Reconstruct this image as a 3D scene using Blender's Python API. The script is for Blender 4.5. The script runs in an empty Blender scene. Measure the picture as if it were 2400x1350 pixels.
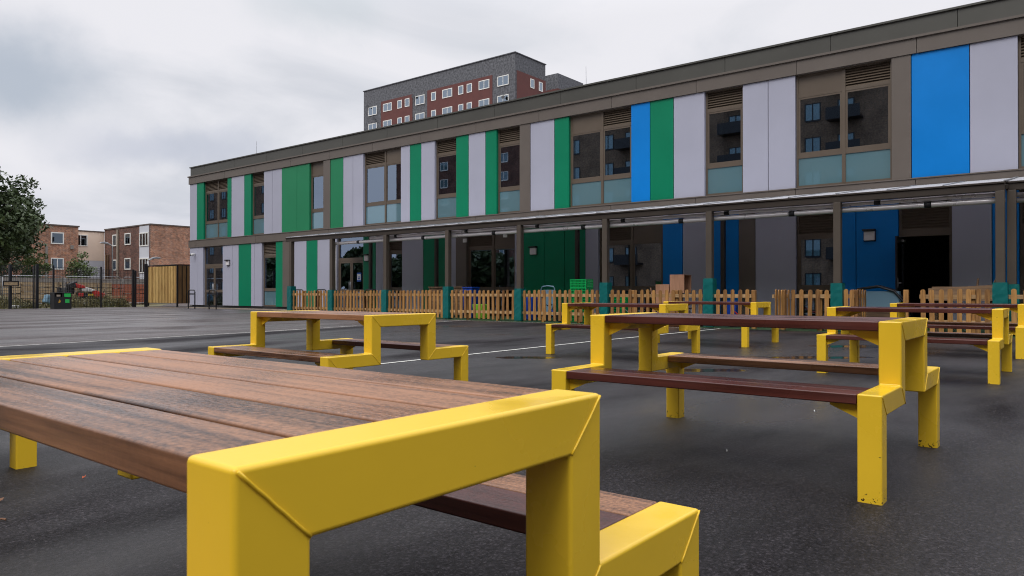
import bpy, bmesh, math, random
from mathutils import Vector, Matrix
R = math.radians
random.seed(7)
scene = bpy.context.scene
C = scene.collection
# ------------------------------------------------------------------ camera, sky, sun, exposure
# yard frame: +X runs from the yard towards the school facade, +Y runs along the facade (away, to the left)
cd = bpy.data.cameras.new('camera'); cam = bpy.data.objects.new('camera', cd); C.objects.link(cam)
CAMH = 0.886
cam.location = (0, 0, CAMH)
cam.rotation_euler = (R(90.304), R(0.0), R(-51.5))
cd.sensor_width = 36; cd.lens = 36*1707.24/2400
cd.clip_start = 0.05; cd.clip_end = 3000
cd.dof.use_dof = True; cd.dof.focus_distance = 4.5; cd.dof.aperture_fstop = 14.0
scene.camera = cam

w = bpy.data.worlds.new('World'); scene.world = w; w.use_nodes = True
nt = w.node_tree; nt.nodes.clear()
def N(nt, t, **k):
    n = nt.nodes.new(t)
    for a, b in k.items():
        if a.startswith('i_'): n.inputs[a[2:].replace('_', ' ')].default_value = b
        else: setattr(n, a, b)
    return n
CLOUDS = [(72.5, 14.0, 0.165, 1.9, 0.9, (0.46, 0.52, 0.61)), (62.5, 9.6, 0.20, 4.5, 0.62, (0.52, 0.56, 0.67)), (53, 20.5, 0.14, 2.6, 0.55, (0.60, 0.66, 0.71)), (75, 21, 0.14, 3, 0.5, (0.60, 0.65, 0.70)), (38, 19, 0.16, 3.5, 0.3, (0.66, 0.69, 0.75))]
SUN_AZ = R(183); SUN_EL = R(50)      # azimuth measured from +X towards +Y
sky = N(nt, 'ShaderNodeTexSky', sky_type='NISHITA', sun_disc=False, sun_elevation=SUN_EL, sun_rotation=R(90)-SUN_AZ, air_density=1.2, dust_density=3.0)
tc = N(nt, 'ShaderNodeTexCoord'); sep = N(nt, 'ShaderNodeSeparateXYZ'); nt.links.new(tc.outputs['Generated'], sep.inputs[0])
zz = N(nt, 'ShaderNodeMath', operation='ADD'); nt.links.new(sep.outputs['Z'], zz.inputs[0]); zz.inputs[1].default_value = 0.22
zm = N(nt, 'ShaderNodeMath', operation='MAXIMUM'); nt.links.new(zz.outputs[0], zm.inputs[0]); zm.inputs[1].default_value = 0.05
dx = N(nt, 'ShaderNodeMath', operation='DIVIDE'); nt.links.new(sep.outputs['X'], dx.inputs[0]); nt.links.new(zm.outputs[0], dx.inputs[1])
dy = N(nt, 'ShaderNodeMath', operation='DIVIDE'); nt.links.new(sep.outputs['Y'], dy.inputs[0]); nt.links.new(zm.outputs[0], dy.inputs[1])
cv = N(nt, 'ShaderNodeCombineXYZ'); nt.links.new(dx.outputs[0], cv.inputs[0]); nt.links.new(dy.outputs[0], cv.inputs[1])
mp = N(nt, 'ShaderNodeMapping'); mp.inputs['Location'].default_value = (3.1, 0.6, 0); nt.links.new(cv.outputs[0], mp.inputs[0])
n1 = N(nt, 'ShaderNodeTexNoise', i_Scale=1.25, i_Detail=8.0, i_Roughness=0.52, i_Distortion=0.5); nt.links.new(mp.outputs[0], n1.inputs['Vector'])
cr = N(nt, 'ShaderNodeValToRGB'); nt.links.new(n1.outputs['Fac'], cr.inputs[0])
e = cr.color_ramp.elements
e[0].position = 0.33; e[0].color = (0.68, 0.70, 0.76, 1)
e[1].position = 0.54; e[1].color = (0.875, 0.87, 0.915, 1)
k = e.new(0.46); k.color = (0.82, 0.825, 0.875, 1)
# darker, bluer band of cloud low over the horizon
hz = N(nt, 'ShaderNodeMapRange', interpolation_type='SMOOTHSTEP'); nt.links.new(sep.outputs['Z'], hz.inputs['Value'])
hz.inputs['From Min'].default_value = 0.02; hz.inputs['From Max'].default_value = 0.17; hz.inputs['To Min'].default_value = 0.42; hz.inputs['To Max'].default_value = 0.0
hm = N(nt, 'ShaderNodeMix', data_type='RGBA'); nt.links.new(hz.outputs[0], hm.inputs['Factor'])
# two heavier banks of cloud and some fainter ones, each at its own bearing, with ragged edges
wn = N(nt, 'ShaderNodeTexNoise', i_Scale=3.6, i_Detail=8.0, i_Roughness=0.58); nt.links.new(tc.outputs['Generated'], wn.inputs['Vector'])
wv = N(nt, 'ShaderNodeVectorMath', operation='MULTIPLY_ADD'); nt.links.new(wn.outputs['Color'], wv.inputs[0]); wv.inputs[1].default_value = (0.26, 0.26, 0.16); wv.inputs[2].default_value = (-0.13, -0.13, -0.08)
wa = N(nt, 'ShaderNodeVectorMath', operation='ADD'); nt.links.new(tc.outputs['Generated'], wa.inputs[0]); nt.links.new(wv.outputs[0], wa.inputs[1])
last = cr.outputs[0]
for (az, el, r0, fz, amt, colr) in CLOUDS:
    sv = N(nt, 'ShaderNodeVectorMath', operation='SUBTRACT'); nt.links.new(wa.outputs[0], sv.inputs[0])
    sv.inputs[1].default_value = (math.cos(R(az))*math.cos(R(el)), math.sin(R(az))*math.cos(R(el)), math.sin(R(el)))
    sm_ = N(nt, 'ShaderNodeVectorMath', operation='MULTIPLY'); nt.links.new(sv.outputs[0], sm_.inputs[0]); sm_.inputs[1].default_value = (1, 1, fz)
    ln = N(nt, 'ShaderNodeVectorMath', operation='LENGTH'); nt.links.new(sm_.outputs[0], ln.inputs[0])
    mr = N(nt, 'ShaderNodeMapRange', interpolation_type='SMOOTHSTEP'); nt.links.new(ln.outputs['Value'], mr.inputs['Value']); mr.inputs['From Min'].default_value = r0*.15; mr.inputs['From Max'].default_value = r0; mr.inputs['To Min'].default_value = amt; mr.inputs['To Max'].default_value = 0.0
    cm_ = N(nt, 'ShaderNodeMix', data_type='RGBA'); nt.links.new(mr.outputs[0], cm_.inputs['Factor']); nt.links.new(last, cm_.inputs[6]); cm_.inputs[7].default_value = (*colr, 1); last = cm_.outputs[2]
nt.links.new(last, hm.inputs[6]); hm.inputs[7].default_value = (0.52, 0.555, 0.67, 1)
# thin brighter zenith
ze = N(nt, 'ShaderNodeMapRange'); nt.links.new(sep.outputs['Z'], ze.inputs['Value']); ze.inputs['From Min'].default_value = 0.35; ze.inputs['From Max'].default_value = 1.0; ze.inputs['To Min'].default_value = 1.0; ze.inputs['To Max'].default_value = 2.3
zmul = N(nt, 'ShaderNodeVectorMath', operation='SCALE'); nt.links.new(hm.outputs[2], zmul.inputs[0]); nt.links.new(ze.outputs[0], zmul.inputs['Scale'])
b1 = N(nt, 'ShaderNodeBackground'); nt.links.new(sky.outputs[0], b1.inputs[0]); b1.inputs[1].default_value = 0.05
b2 = N(nt, 'ShaderNodeBackground'); nt.links.new(zmul.outputs[0], b2.inputs[0]); b2.inputs[1].default_value = 1.0
ms = N(nt, 'ShaderNodeMixShader'); ms.inputs[0].default_value = 0.95
nt.links.new(b1.outputs[0], ms.inputs[1]); nt.links.new(b2.outputs[0], ms.inputs[2])
wo = N(nt, 'ShaderNodeOutputWorld'); nt.links.new(ms.outputs[0], wo.inputs[0])

sl = bpy.data.lights.new('sun', 'SUN'); sl.energy = 1.3; sl.angle = R(30); sl.color = (1.0, 0.96, 0.9)
so = bpy.data.objects.new('sun', sl); C.objects.link(so)
sd = Vector((math.cos(SUN_AZ)*math.cos(SUN_EL), math.sin(SUN_AZ)*math.cos(SUN_EL), math.sin(SUN_EL)))
so.rotation_euler = sd.to_track_quat('Z', 'Y').to_euler()
scene.view_settings.view_transform = 'Standard'; scene.view_settings.look = 'None'
scene.cycles.filter_width = 1.05; scene.view_settings.exposure = 0.0; scene.view_settings.gamma = 1.0

# ------------------------------------------------------------------ measuring helpers (photo measurements -> yard coordinates)
F = 1707.24; CS = math.cos(R(38.5)); SN = math.sin(R(38.5)); HZ = 684.1
def V_at(px, U):          # y coordinate of image column px on the plane x = U
    q = (px-1200)/F; Y = U/(CS+SN*q); return Y*(SN-CS*q)
def U_at(px, V):          # x coordinate of image column px on the plane y = V
    q = (px-1200)/F; Y = V/(SN-CS*q); return Y*(CS+SN*q)
def G_at(px, py):         # ground point
    Y = CAMH*F/(py-HZ); q = (px-1200)/F; return (Y*(CS+SN*q), Y*(SN-CS*q))

# ------------------------------------------------------------------ materials
MATS = {}
def srgb(r, g, b):
    f = lambda c: (c/255/12.92) if c/255 <= 0.04045 else ((c/255+0.055)/1.055)**2.4
    return (f(r), f(g), f(b), 1)
def mat(name, col, rough=0.5, metal=0.0, nscale=0, namt=0.0, bump=0.0, bscale=60, spec=0.5, coat=0.0):
    m = bpy.data.materials.new(name); m.use_nodes = True; t = m.node_tree; p = t.nodes['Principled BSDF']
    p.inputs['Roughness'].default_value = rough; p.inputs['Metallic'].default_value = metal
    p.inputs['Specular IOR Level'].default_value = spec; p.inputs['Coat Weight'].default_value = coat
    col = tuple(col)+((1,) if len(col) == 3 else ())
    p.inputs['Base Color'].default_value = col
    tc = N(t, 'ShaderNodeTexCoord')
    if namt:
        n = N(t, 'ShaderNodeTexNoise', i_Scale=float(nscale), i_Detail=5.0, i_Roughness=0.6); t.links.new(tc.outputs['Object'], n.inputs['Vector'])
        r = N(t, 'ShaderNodeMapRange'); t.links.new(n.outputs['Fac'], r.inputs['Value']); r.inputs['From Min'].default_value = 0.3; r.inputs['From Max'].default_value = 0.7
        r.inputs['To Min'].default_value = 1-namt; r.inputs['To Max'].default_value = 1+namt
        s = N(t, 'ShaderNodeVectorMath', operation='SCALE'); s.inputs[0].default_value = col[:3]; t.links.new(r.outputs[0], s.inputs['Scale'])
        t.links.new(s.outputs[0], p.inputs['Base Color'])
        rr = N(t, 'ShaderNodeMapRange'); t.links.new(n.outputs['Fac'], rr.inputs['Value']); rr.inputs['To Min'].default_value = max(0.02, rough-0.1); rr.inputs['To Max'].default_value = rough+0.1
        t.links.new(rr.outputs[0], p.inputs['Roughness'])
    if bump:
        n = N(t, 'ShaderNodeTexNoise', i_Scale=float(bscale), i_Detail=4.0); t.links.new(tc.outputs['Object'], n.inputs['Vector'])
        b = N(t, 'ShaderNodeBump'); b.inputs['Strength'].default_value = bump; b.inputs['Distance'].default_value = 0.01
        t.links.new(n.outputs['Fac'], b.inputs['Height']); t.links.new(b.outputs[0], p.inputs['Normal'])
    MATS[name] = m; return m

mat('canopy_beam', (0.040, 0.030, 0.023), 0.45, nscale=1.5, namt=0.08)
mat('canopy_post', (0.082, 0.066, 0.052), 0.45, nscale=1.5, namt=0.08)
mat('panel_light', (0.40, 0.408, 0.50), 0.42, nscale=0.7, namt=0.035, spec=.35, bump=0.12, bscale=1.6)
mat('panel_green', (0.0, 0.20, 0.098), 0.42, nscale=0.7, namt=0.07, spec=.25, bump=0.12, bscale=1.6)
mat('panel_green_soft', (0.018, 0.215, 0.095), 0.42, nscale=0.7, namt=0.07, spec=.25, bump=0.12, bscale=1.6)
mat('panel_blue', (0.0, 0.205, 0.64), 0.42, nscale=0.7, namt=0.06, spec=.25, bump=0.12, bscale=1.6)
mat('brown_metal', (0.130, 0.109, 0.094), 0.42, nscale=0.9, namt=0.07)
mat('brown_frame', (0.115, 0.088, 0.065), 0.4, nscale=1.5, namt=0.06)
mat('parapet_metal', (0.068, 0.067, 0.058), 0.42, nscale=0.6, namt=0.10)
mat('dark_gap', (0.012, 0.012, 0.014), 0.7)
mat('interior_dark', (0.05, 0.048, 0.045), 0.9)
mat('interior_wall', (0.12, 0.12, 0.115), 0.9)
mat('blind', (0.62, 0.70, 0.60), 0.8)
mat('stone_kerb', (0.30, 0.25, 0.20), 0.8, nscale=3, namt=0.2)
mat('teal_pad', (0.0, 0.130, 0.125), 0.38, nscale=4, namt=0.12)
mat('silver', (0.90, 0.88, 0.90), 0.30, metal=0.4, nscale=2, namt=0.12)
mat('black_metal', (0.012, 0.013, 0.018), 0.35)
mat('black_plastic', (0.015, 0.015, 0.017), 0.5)
mat('grey_metal', (0.33, 0.34, 0.36), 0.4, metal=0.6)
mat('white_plastic', (0.72, 0.72, 0.70), 0.4)
mat('white_paint_line', (0.62, 0.62, 0.58), 0.6, nscale=14, namt=0.28)
mat('grey_opal', (0.78, 0.75, 0.76), 0.3)
mat('green_plastic', (0.0, 0.42, 0.10), 0.4)
mat('lime_plastic', (0.22, 0.55, 0.04), 0.4)
mat('blue_plastic', (0.006, 0.05, 0.36), 0.4)
mat('paleblue_plastic', (0.16, 0.28, 0.38), 0.4)
mat('red_paint', (0.52, 0.03, 0.025), 0.35)
mat('yellow_bit', (0.65, 0.42, 0.02), 0.4)
mat('orange_mark', (0.50, 0.26, 0.03), 0.5)
mat('sign_green', (0.03, 0.50, 0.10), 0.4)
mat('paper_white', (0.75, 0.76, 0.78), 0.5)
mat('poster_blue', (0.02, 0.10, 0.42), 0.4)
mat('cream_render', (0.90, 0.73, 0.59), 0.8, nscale=1.2, namt=0.05)
mat('white_render', (0.60, 0.62, 0.68), 0.8, nscale=1.2, namt=0.04)
mat('upvc', (0.84, 0.84, 0.80), 0.4)
mat('dark_pipe', (0.10, 0.075, 0.06), 0.5)
mat('concrete', (0.24, 0.22, 0.20), 0.85, nscale=2, namt=0.2)
mat('tower_grey', (0.115, 0.118, 0.13), 0.9, nscale=3.5, namt=0.6)
mat('tower_red', (0.135, 0.050, 0.045), 0.9, nscale=1.2, namt=0.12)
mat('roof_felt', (0.10, 0.10, 0.10), 0.9)
mat('brick_pallet', (0.36, 0.11, 0.06), 0.9, nscale=5, namt=0.25)
mat('curtain', (0.55, 0.55, 0.55), 0.9)

def brick(name, c1, c2, mortar, scale=1.0, offset_axis='XZ'):
    m = bpy.data.materials.new(name); m.use_nodes = True; t = m.node_tree; p = t.nodes['Principled BSDF']
    p.inputs['Roughness'].default_value = 0.9
    tc = N(t, 'ShaderNodeTexCoord'); s = N(t, 'ShaderNodeSeparateXYZ'); t.links.new(tc.outputs['Object'], s.inputs[0])
    a = N(t, 'ShaderNodeMath', operation='ADD'); t.links.new(s.outputs[0], a.inputs[0]); t.links.new(s.outputs[1], a.inputs[1])
    c = N(t, 'ShaderNodeCombineXYZ'); t.links.new(a.outputs[0], c.inputs[0]); t.links.new(s.outputs[2], c.inputs[1])
    b = N(t, 'ShaderNodeTexBrick'); t.links.new(c.outputs[0], b.inputs['Vector'])
    b.inputs['Scale'].default_value = scale; b.inputs['Brick Width'].default_value = 0.225; b.inputs['Row Height'].default_value = 0.075; b.inputs['Mortar Size'].default_value = 0.010
    b.inputs['Color1'].default_value = (*c1, 1); b.inputs['Color2'].default_value = (*c2, 1); b.inputs['Mortar'].default_value = (*mortar, 1)
    n = N(t, 'ShaderNodeTexNoise', i_Scale=0.8, i_Detail=6.0); t.links.new(tc.outputs['Object'], n.inputs['Vector'])
    n2 = N(t, 'ShaderNodeTexNoise', i_Scale=5.5, i_Detail=3.0); t.links.new(tc.outputs['Object'], n2.inputs['Vector'])
    ad = N(t, 'ShaderNodeMath', operation='ADD'); t.links.new(n.outputs['Fac'], ad.inputs[0]); t.links.new(n2.outputs['Fac'], ad.inputs[1])
    r = N(t, 'ShaderNodeMapRange'); t.links.new(ad.outputs[0], r.inputs['Value']); r.inputs['From Min'].default_value = 0.7; r.inputs['From Max'].default_value = 1.3; r.inputs['To Min'].default_value = 0.55; r.inputs['To Max'].default_value = 1.5
    sc = N(t, 'ShaderNodeVectorMath', operation='SCALE'); t.links.new(b.outputs['Color'], sc.inputs[0]); t.links.new(r.outputs[0], sc.inputs['Scale'])
    t.links.new(sc.outputs[0], p.inputs['Base Color']); MATS[name] = m
brick('brick_orange', (0.47, 0.19, 0.095), (0.25, 0.10, 0.06), (0.40, 0.34, 0.28))
brick('brick_dark', (0.19, 0.075, 0.05), (0.10, 0.042, 0.032), (0.13, 0.11, 0.095))
brick('brick_brown', (0.21, 0.130, 0.078), (0.145, 0.088, 0.056), (0.15, 0.12, 0.10))

def wood(name, ca, cb, rough=0.5, grain=(40, 40, 1.6), bump=0.3, wet=0.0, axis='Y'):
    m = bpy.data.materials.new(name); m.use_nodes = True; t = m.node_tree; p = t.nodes['Principled BSDF']
    tc = N(t, 'ShaderNodeTexCoord'); oi = N(t, 'ShaderNodeObjectInfo')
    off = N(t, 'ShaderNodeVectorMath', operation='ADD'); t.links.new(tc.outputs['Object'], off.inputs[0])
    rs = N(t, 'ShaderNodeMath', operation='MULTIPLY'); t.links.new(oi.outputs['Random'], rs.inputs[0]); rs.inputs[1].default_value = 31.0
    t.links.new(rs.outputs[0], off.inputs[1])
    mpn = N(t, 'ShaderNodeMapping'); t.links.new(off.outputs[0], mpn.inputs[0])
    mpn.inputs['Scale'].default_value = {'Y': (grain[0], grain[2], grain[1]), 'Z': (grain[0], grain[1], grain[2])}[axis]
    n = N(t, 'ShaderNodeTexNoise', i_Scale=1.0, i_Detail=8.0, i_Roughness=0.6, i_Distortion=0.25); t.links.new(mpn.outputs[0], n.inputs['Vector'])
    n2 = N(t, 'ShaderNodeTexNoise', i_Scale=2.2, i_Detail=3.0); t.links.new(off.outputs[0], n2.inputs['Vector'])
    mx = N(t, 'ShaderNodeMath', operation='ADD'); t.links.new(n.outputs['Fac'], mx.inputs[0])
    h = N(t, 'ShaderNodeMath', operation='MULTIPLY_ADD'); t.links.new(n2.outputs['Fac'], h.inputs[0]); h.inputs[1].default_value = 0.4; h.inputs[2].default_value = -0.2
    t.links.new(h.outputs[0], mx.inputs[1])
    ro = N(t, 'ShaderNodeMath', operation='MULTIPLY_ADD'); t.links.new(oi.outputs['Random'], ro.inputs[0]); ro.inputs[1].default_value = 0.34; ro.inputs[2].default_value = -0.17
    mx2 = N(t, 'ShaderNodeMath', operation='ADD'); t.links.new(mx.outputs[0], mx2.inputs[0]); t.links.new(ro.outputs[0], mx2.inputs[1])
    if wet:
        v3 = N(t, 'ShaderNodeTexNoise', i_Scale=105.0, i_Detail=3.0, i_Roughness=0.7); t.links.new(off.outputs[0], v3.inputs['Vector'])
        q3 = N(t, 'ShaderNodeMath', operation='SUBTRACT'); t.links.new(v3.outputs['Fac'], q3.inputs[0]); q3.inputs[1].default_value = 0.46
        ge0 = N(t, 'ShaderNodeNewGeometry'); gz0 = N(t, 'ShaderNodeSeparateXYZ'); t.links.new(ge0.outputs['True Normal'], gz0.inputs[0])
        w0 = N(t, 'ShaderNodeMapRange'); t.links.new(gz0.outputs['Z'], w0.inputs['Value']); w0.inputs['From Min'].default_value = 0.5; w0.inputs['From Max'].default_value = 0.95; w0.inputs['To Min'].default_value = 0.12; w0.inputs['To Max'].default_value = 0.85
        q4 = N(t, 'ShaderNodeMath', operation='MULTIPLY'); t.links.new(q3.outputs[0], q4.inputs[0]); t.links.new(w0.outputs[0], q4.inputs[1]); q3 = q4
        mx3 = N(t, 'ShaderNodeMath', operation='ADD'); t.links.new(mx2.outputs[0], mx3.inputs[0]); t.links.new(q3.outputs[0], mx3.inputs[1]); mx2 = mx3
    r = N(t, 'ShaderNodeValToRGB'); t.links.new(mx2.outputs[0], r.inputs[0])
    r.color_ramp.elements[0].position = 0.28; r.color_ramp.elements[0].color = (*ca, 1); r.color_ramp.elements[1].position = 0.72; r.color_ramp.elements[1].color = (*cb, 1)
    t.links.new(r.outputs[0], p.inputs['Base Color'])
    b = N(t, 'ShaderNodeBump'); b.inputs['Strength'].default_value = bump; b.inputs['Distance'].default_value = 0.004; t.links.new(n.outputs['Fac'], b.inputs['Height'])
    p.inputs['Roughness'].default_value = rough
    if wet:
        v = N(t, 'ShaderNodeTexVoronoi', i_Scale=150.0); t.links.new(off.outputs[0], v.inputs['Vector'])
        v2 = N(t, 'ShaderNodeTexNoise', i_Scale=180.0, i_Detail=2.0); t.links.new(off.outputs[0], v2.inputs['Vector'])
        sm = N(t, 'ShaderNodeMath', operation='SUBTRACT'); t.links.new(v2.outputs['Fac'], sm.inputs[0]); t.links.new(v.outputs['Distance'], sm.inputs[1])
        b2 = N(t, 'ShaderNodeBump'); b2.inputs['Distance'].default_value = 0.0016
        ge = N(t, 'ShaderNodeNewGeometry'); gz = N(t, 'ShaderNodeSeparateXYZ'); t.links.new(ge.outputs['True Normal'], gz.inputs[0])
        wz = N(t, 'ShaderNodeMapRange'); t.links.new(gz.outputs['Z'], wz.inputs['Value']); wz.inputs['From Min'].default_value = 0.5; wz.inputs['From Max'].default_value = 0.95; wz.inputs['To Max'].default_value = wet; t.links.new(wz.outputs[0], b2.inputs['Strength'])
        t.links.new(sm.outputs[0], b2.inputs['Height']); t.links.new(b.outputs[0], b2.inputs['Normal']); t.links.new(b2.outputs[0], p.inputs['Normal'])
        rr = N(t, 'ShaderNodeMapRange'); t.links.new(n2.outputs['Fac'], rr.inputs['Value']); rr.inputs['From Min'].default_value = 0.35; rr.inputs['From Max'].default_value = 0.65; rr.inputs['To Min'].default_value = rough-0.1; rr.inputs['To Max'].default_value = rough+0.16
        t.links.new(rr.outputs[0], p.inputs['Roughness']); p.inputs['Specular IOR Level'].default_value = 0.55
    else: t.links.new(b.outputs[0], p.inputs['Normal'])
    MATS[name] = m
wood('wood_brown', (0.040, 0.015, 0.007), (0.36, 0.170, 0.085), 0.30, grain=(34, 34, 1.1), wet=0.38)
wood('wood_red', (0.036, 0.009, 0.007), (0.105, 0.027, 0.020), 0.26, grain=(34, 34, 1.1), wet=0.32)
wood('picket_wood', (0.16, 0.070, 0.018), (0.50, 0.255, 0.075), 0.65, grain=(45, 45, 2.5), axis='Z')
wood('rail_wood', (0.30, 0.18, 0.08), (0.55, 0.36, 0.18), 0.65, grain=(45, 45, 2.5))
wood('cedar_board', (0.34, 0.19, 0.055), (0.64, 0.43, 0.16), 0.6, grain=(30, 30, 1.5), axis='Z')
wood('cedar_board_shaded', (0.09, 0.045, 0.015), (0.20, 0.11, 0.04), 0.6, grain=(30, 30, 1.5), axis='Z')  # same cedar, with the shade of the store's side face put into its colour
wood('pale_timber', (0.30, 0.21, 0.12), (0.50, 0.38, 0.23), 0.75, grain=(8, 8, 1.0))
wood('plywood', (0.34, 0.17, 0.10), (0.50, 0.27, 0.17), 0.55, grain=(30, 30, 2), axis='Z')
wood('old_wood', (0.08, 0.045, 0.025), (0.26, 0.16, 0.09), 0.7, grain=(30, 30, 2))
wood('bark', (0.03, 0.022, 0.016), (0.10, 0.075, 0.055), 0.9, grain=(14, 14, 3), axis='Z')

_l = mat('lit_tube', (0.9, 0.9, 0.85), 0.5); _l.node_tree.nodes['Principled BSDF'].inputs['Emission Color'].default_value = (1, 0.95, 0.85, 1); _l.node_tree.nodes['Principled BSDF'].inputs['Emission Strength'].default_value = 1.2
def yellow():
    m = bpy.data.materials.new('yellow_paint'); m.use_nodes = True; t = m.node_tree; p = t.nodes['Principled BSDF']
    tc = N(t, 'ShaderNodeTexCoord'); sp = N(t, 'ShaderNodeSeparateXYZ'); t.links.new(tc.outputs['Object'], sp.inputs[0])
    oi = N(t, 'ShaderNodeObjectInfo'); rs = N(t, 'ShaderNodeMath', operation='MULTIPLY'); t.links.new(oi.outputs['Random'], rs.inputs[0]); rs.inputs[1].default_value = 17.0
    off = N(t, 'ShaderNodeVectorMath', operation='ADD'); t.links.new(tc.outputs['Object'], off.inputs[0]); t.links.new(rs.outputs[0], off.inputs[1])
    # paint chips gather near the feet, rare elsewhere
    n = N(t, 'ShaderNodeTexNoise', i_Scale=46.0, i_Detail=4.0, i_Roughness=0.7); t.links.new(off.outputs[0], n.inputs['Vector'])
    hr = N(t, 'ShaderNodeMapRange'); t.links.new(sp.outputs[2], hr.inputs['Value']); hr.inputs['From Min'].default_value = 0.0; hr.inputs['From Max'].default_value = 0.035; hr.inputs['To Min'].default_value = 0.60; hr.inputs['To Max'].default_value = 0.745
    gt = N(t, 'ShaderNodeMath', operation='GREATER_THAN'); t.links.new(n.outputs['Fac'], gt.inputs[0]); t.links.new(hr.outputs[0], gt.inputs[1])
    # a few dark scuffs and scratches elsewhere on the steel
    sm1 = N(t, 'ShaderNodeMapping'); sm1.inputs['Scale'].default_value = (14, 14, 34); t.links.new(off.outputs[0], sm1.inputs[0])
    s1 = N(t, 'ShaderNodeTexNoise', i_Scale=1.0, i_Detail=3.0, i_Roughness=0.55); t.links.new(sm1.outputs[0], s1.inputs['Vector'])
    s2 = N(t, 'ShaderNodeMath', operation='GREATER_THAN'); t.links.new(s1.outputs['Fac'], s2.inputs[0]); s2.inputs[1].default_value = 0.765
    s3 = N(t, 'ShaderNodeMath', operation='MAXIMUM'); t.links.new(s2.outputs[0], s3.inputs[0]); t.links.new(gt.outputs[0], s3.inputs[1]); gt = s3
    n2 = N(t, 'ShaderNodeTexNoise', i_Scale=3.0, i_Detail=5.0); t.links.new(off.outputs[0], n2.inputs['Vector'])
    r = N(t, 'ShaderNodeMapRange'); t.links.new(n2.outputs['Fac'], r.inputs['Value']); r.inputs['From Min'].default_value = 0.3; r.inputs['From Max'].default_value = 0.7; r.inputs['To Min'].default_value = 0.95; r.inputs['To Max'].default_value = 1.04
    sc = N(t, 'ShaderNodeVectorMath', operation='SCALE'); sc.inputs[0].default_value = (0.86, 0.56, 0.030); t.links.new(r.outputs[0], sc.inputs['Scale'])
    mx = N(t, 'ShaderNodeMix', data_type='RGBA'); t.links.new(gt.outputs[0], mx.inputs['Factor']); t.links.new(sc.outputs[0], mx.inputs[6]); mx.inputs[7].default_value = (0.02, 0.016, 0.01, 1)
    t.links.new(mx.outputs[2], p.inputs['Base Color'])
    # rain: film of water makes patches glossier
    rr = N(t, 'ShaderNodeMapRange'); t.links.new(n2.outputs['Fac'], rr.inputs['Value']); rr.inputs['From Min'].default_value = 0.42; rr.inputs['From Max'].default_value = 0.56; rr.inputs['To Min'].default_value = 0.16; rr.inputs['To Max'].default_value = 0.34
    t.links.new(rr.outputs[0], p.inputs['Roughness'])
    n3 = N(t, 'ShaderNodeTexNoise', i_Scale=70.0, i_Detail=2.0); t.links.new(off.outputs[0], n3.inputs['Vector'])
    b = N(t, 'ShaderNodeBump'); b.inputs['Strength'].default_value = 0.06; b.inputs['Distance'].default_value = 0.003; t.links.new(n3.outputs['Fac'], b.inputs['Height']); t.links.new(b.outputs[0], p.inputs['Normal'])
    MATS['yellow_paint'] = m
yellow()

def glass(name, tint, refl, rough=0.0, op=0.0, opc=(0.3, 0.4, 0.42), gc=(0.70, 0.84, 1.0)):
    m = bpy.data.materials.new(name); m.use_nodes = True; t = m.node_tree; t.nodes.clear()
    o = N(t, 'ShaderNodeOutputMaterial'); g = N(t, 'ShaderNodeBsdfGlossy'); g.inputs['Roughness'].default_value = rough; g.inputs['Color'].default_value = (*gc, 1)
    tr = N(t, 'ShaderNodeBsdfTransparent'); tr.inputs[0].default_value = (*tint, 1)
    df = N(t, 'ShaderNodeBsdfDiffuse'); df.inputs[0].default_value = (*opc, 1)
    m1 = N(t, 'ShaderNodeMixShader'); m1.inputs[0].default_value = op; t.links.new(tr.outputs[0], m1.inputs[1]); t.links.new(df.outputs[0], m1.inputs[2])
    fr = N(t, 'ShaderNodeFresnel'); fr.inputs['IOR'].default_value = 1.6
    ad = N(t, 'ShaderNodeMath', operation='ADD', use_clamp=True); t.links.new(fr.outputs[0], ad.inputs[0]); ad.inputs[1].default_value = refl
    m2 = N(t, 'ShaderNodeMixShader'); t.links.new(ad.outputs[0], m2.inputs[0]); t.links.new(m1.outputs[0], m2.inputs[1]); t.links.new(g.outputs[0], m2.inputs[2])
    t.links.new(m2.outputs[0], o.inputs[0]); MATS[name] = m
glass('window_glass', (0.68, 0.76, 0.73), 0.25, gc=(0.62, 0.77, 1.0))
glass('frosted_glass', (0.2, 0.3, 0.3), 0.10, rough=0.02, op=0.96, opc=(0.115, 0.215, 0.25))
glass('house_glass', (0.25, 0.3, 0.3), 0.10)
glass('far_glass', (0.2, 0.25, 0.27), 0.30)
def sheet():
    m = bpy.data.materials.new('canopy_sheet'); m.use_nodes = True; t = m.node_tree; t.nodes.clear(); o = N(t, 'ShaderNodeOutputMaterial')
    a = N(t, 'ShaderNodeBsdfDiffuse'); a.inputs[0].default_value = (0.66, 0.68, 0.72, 1); b = N(t, 'ShaderNodeBsdfTranslucent'); b.inputs[0].default_value = (0.80, 0.76, 0.78, 1)
    x = N(t, 'ShaderNodeMixShader'); x.inputs[0].default_value = 0.50; t.links.new(a.outputs[0], x.inputs[1]); t.links.new(b.outputs[0], x.inputs[2]); t.links.new(x.outputs[0], o.inputs[0]); MATS['canopy_sheet'] = m
sheet()

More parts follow.
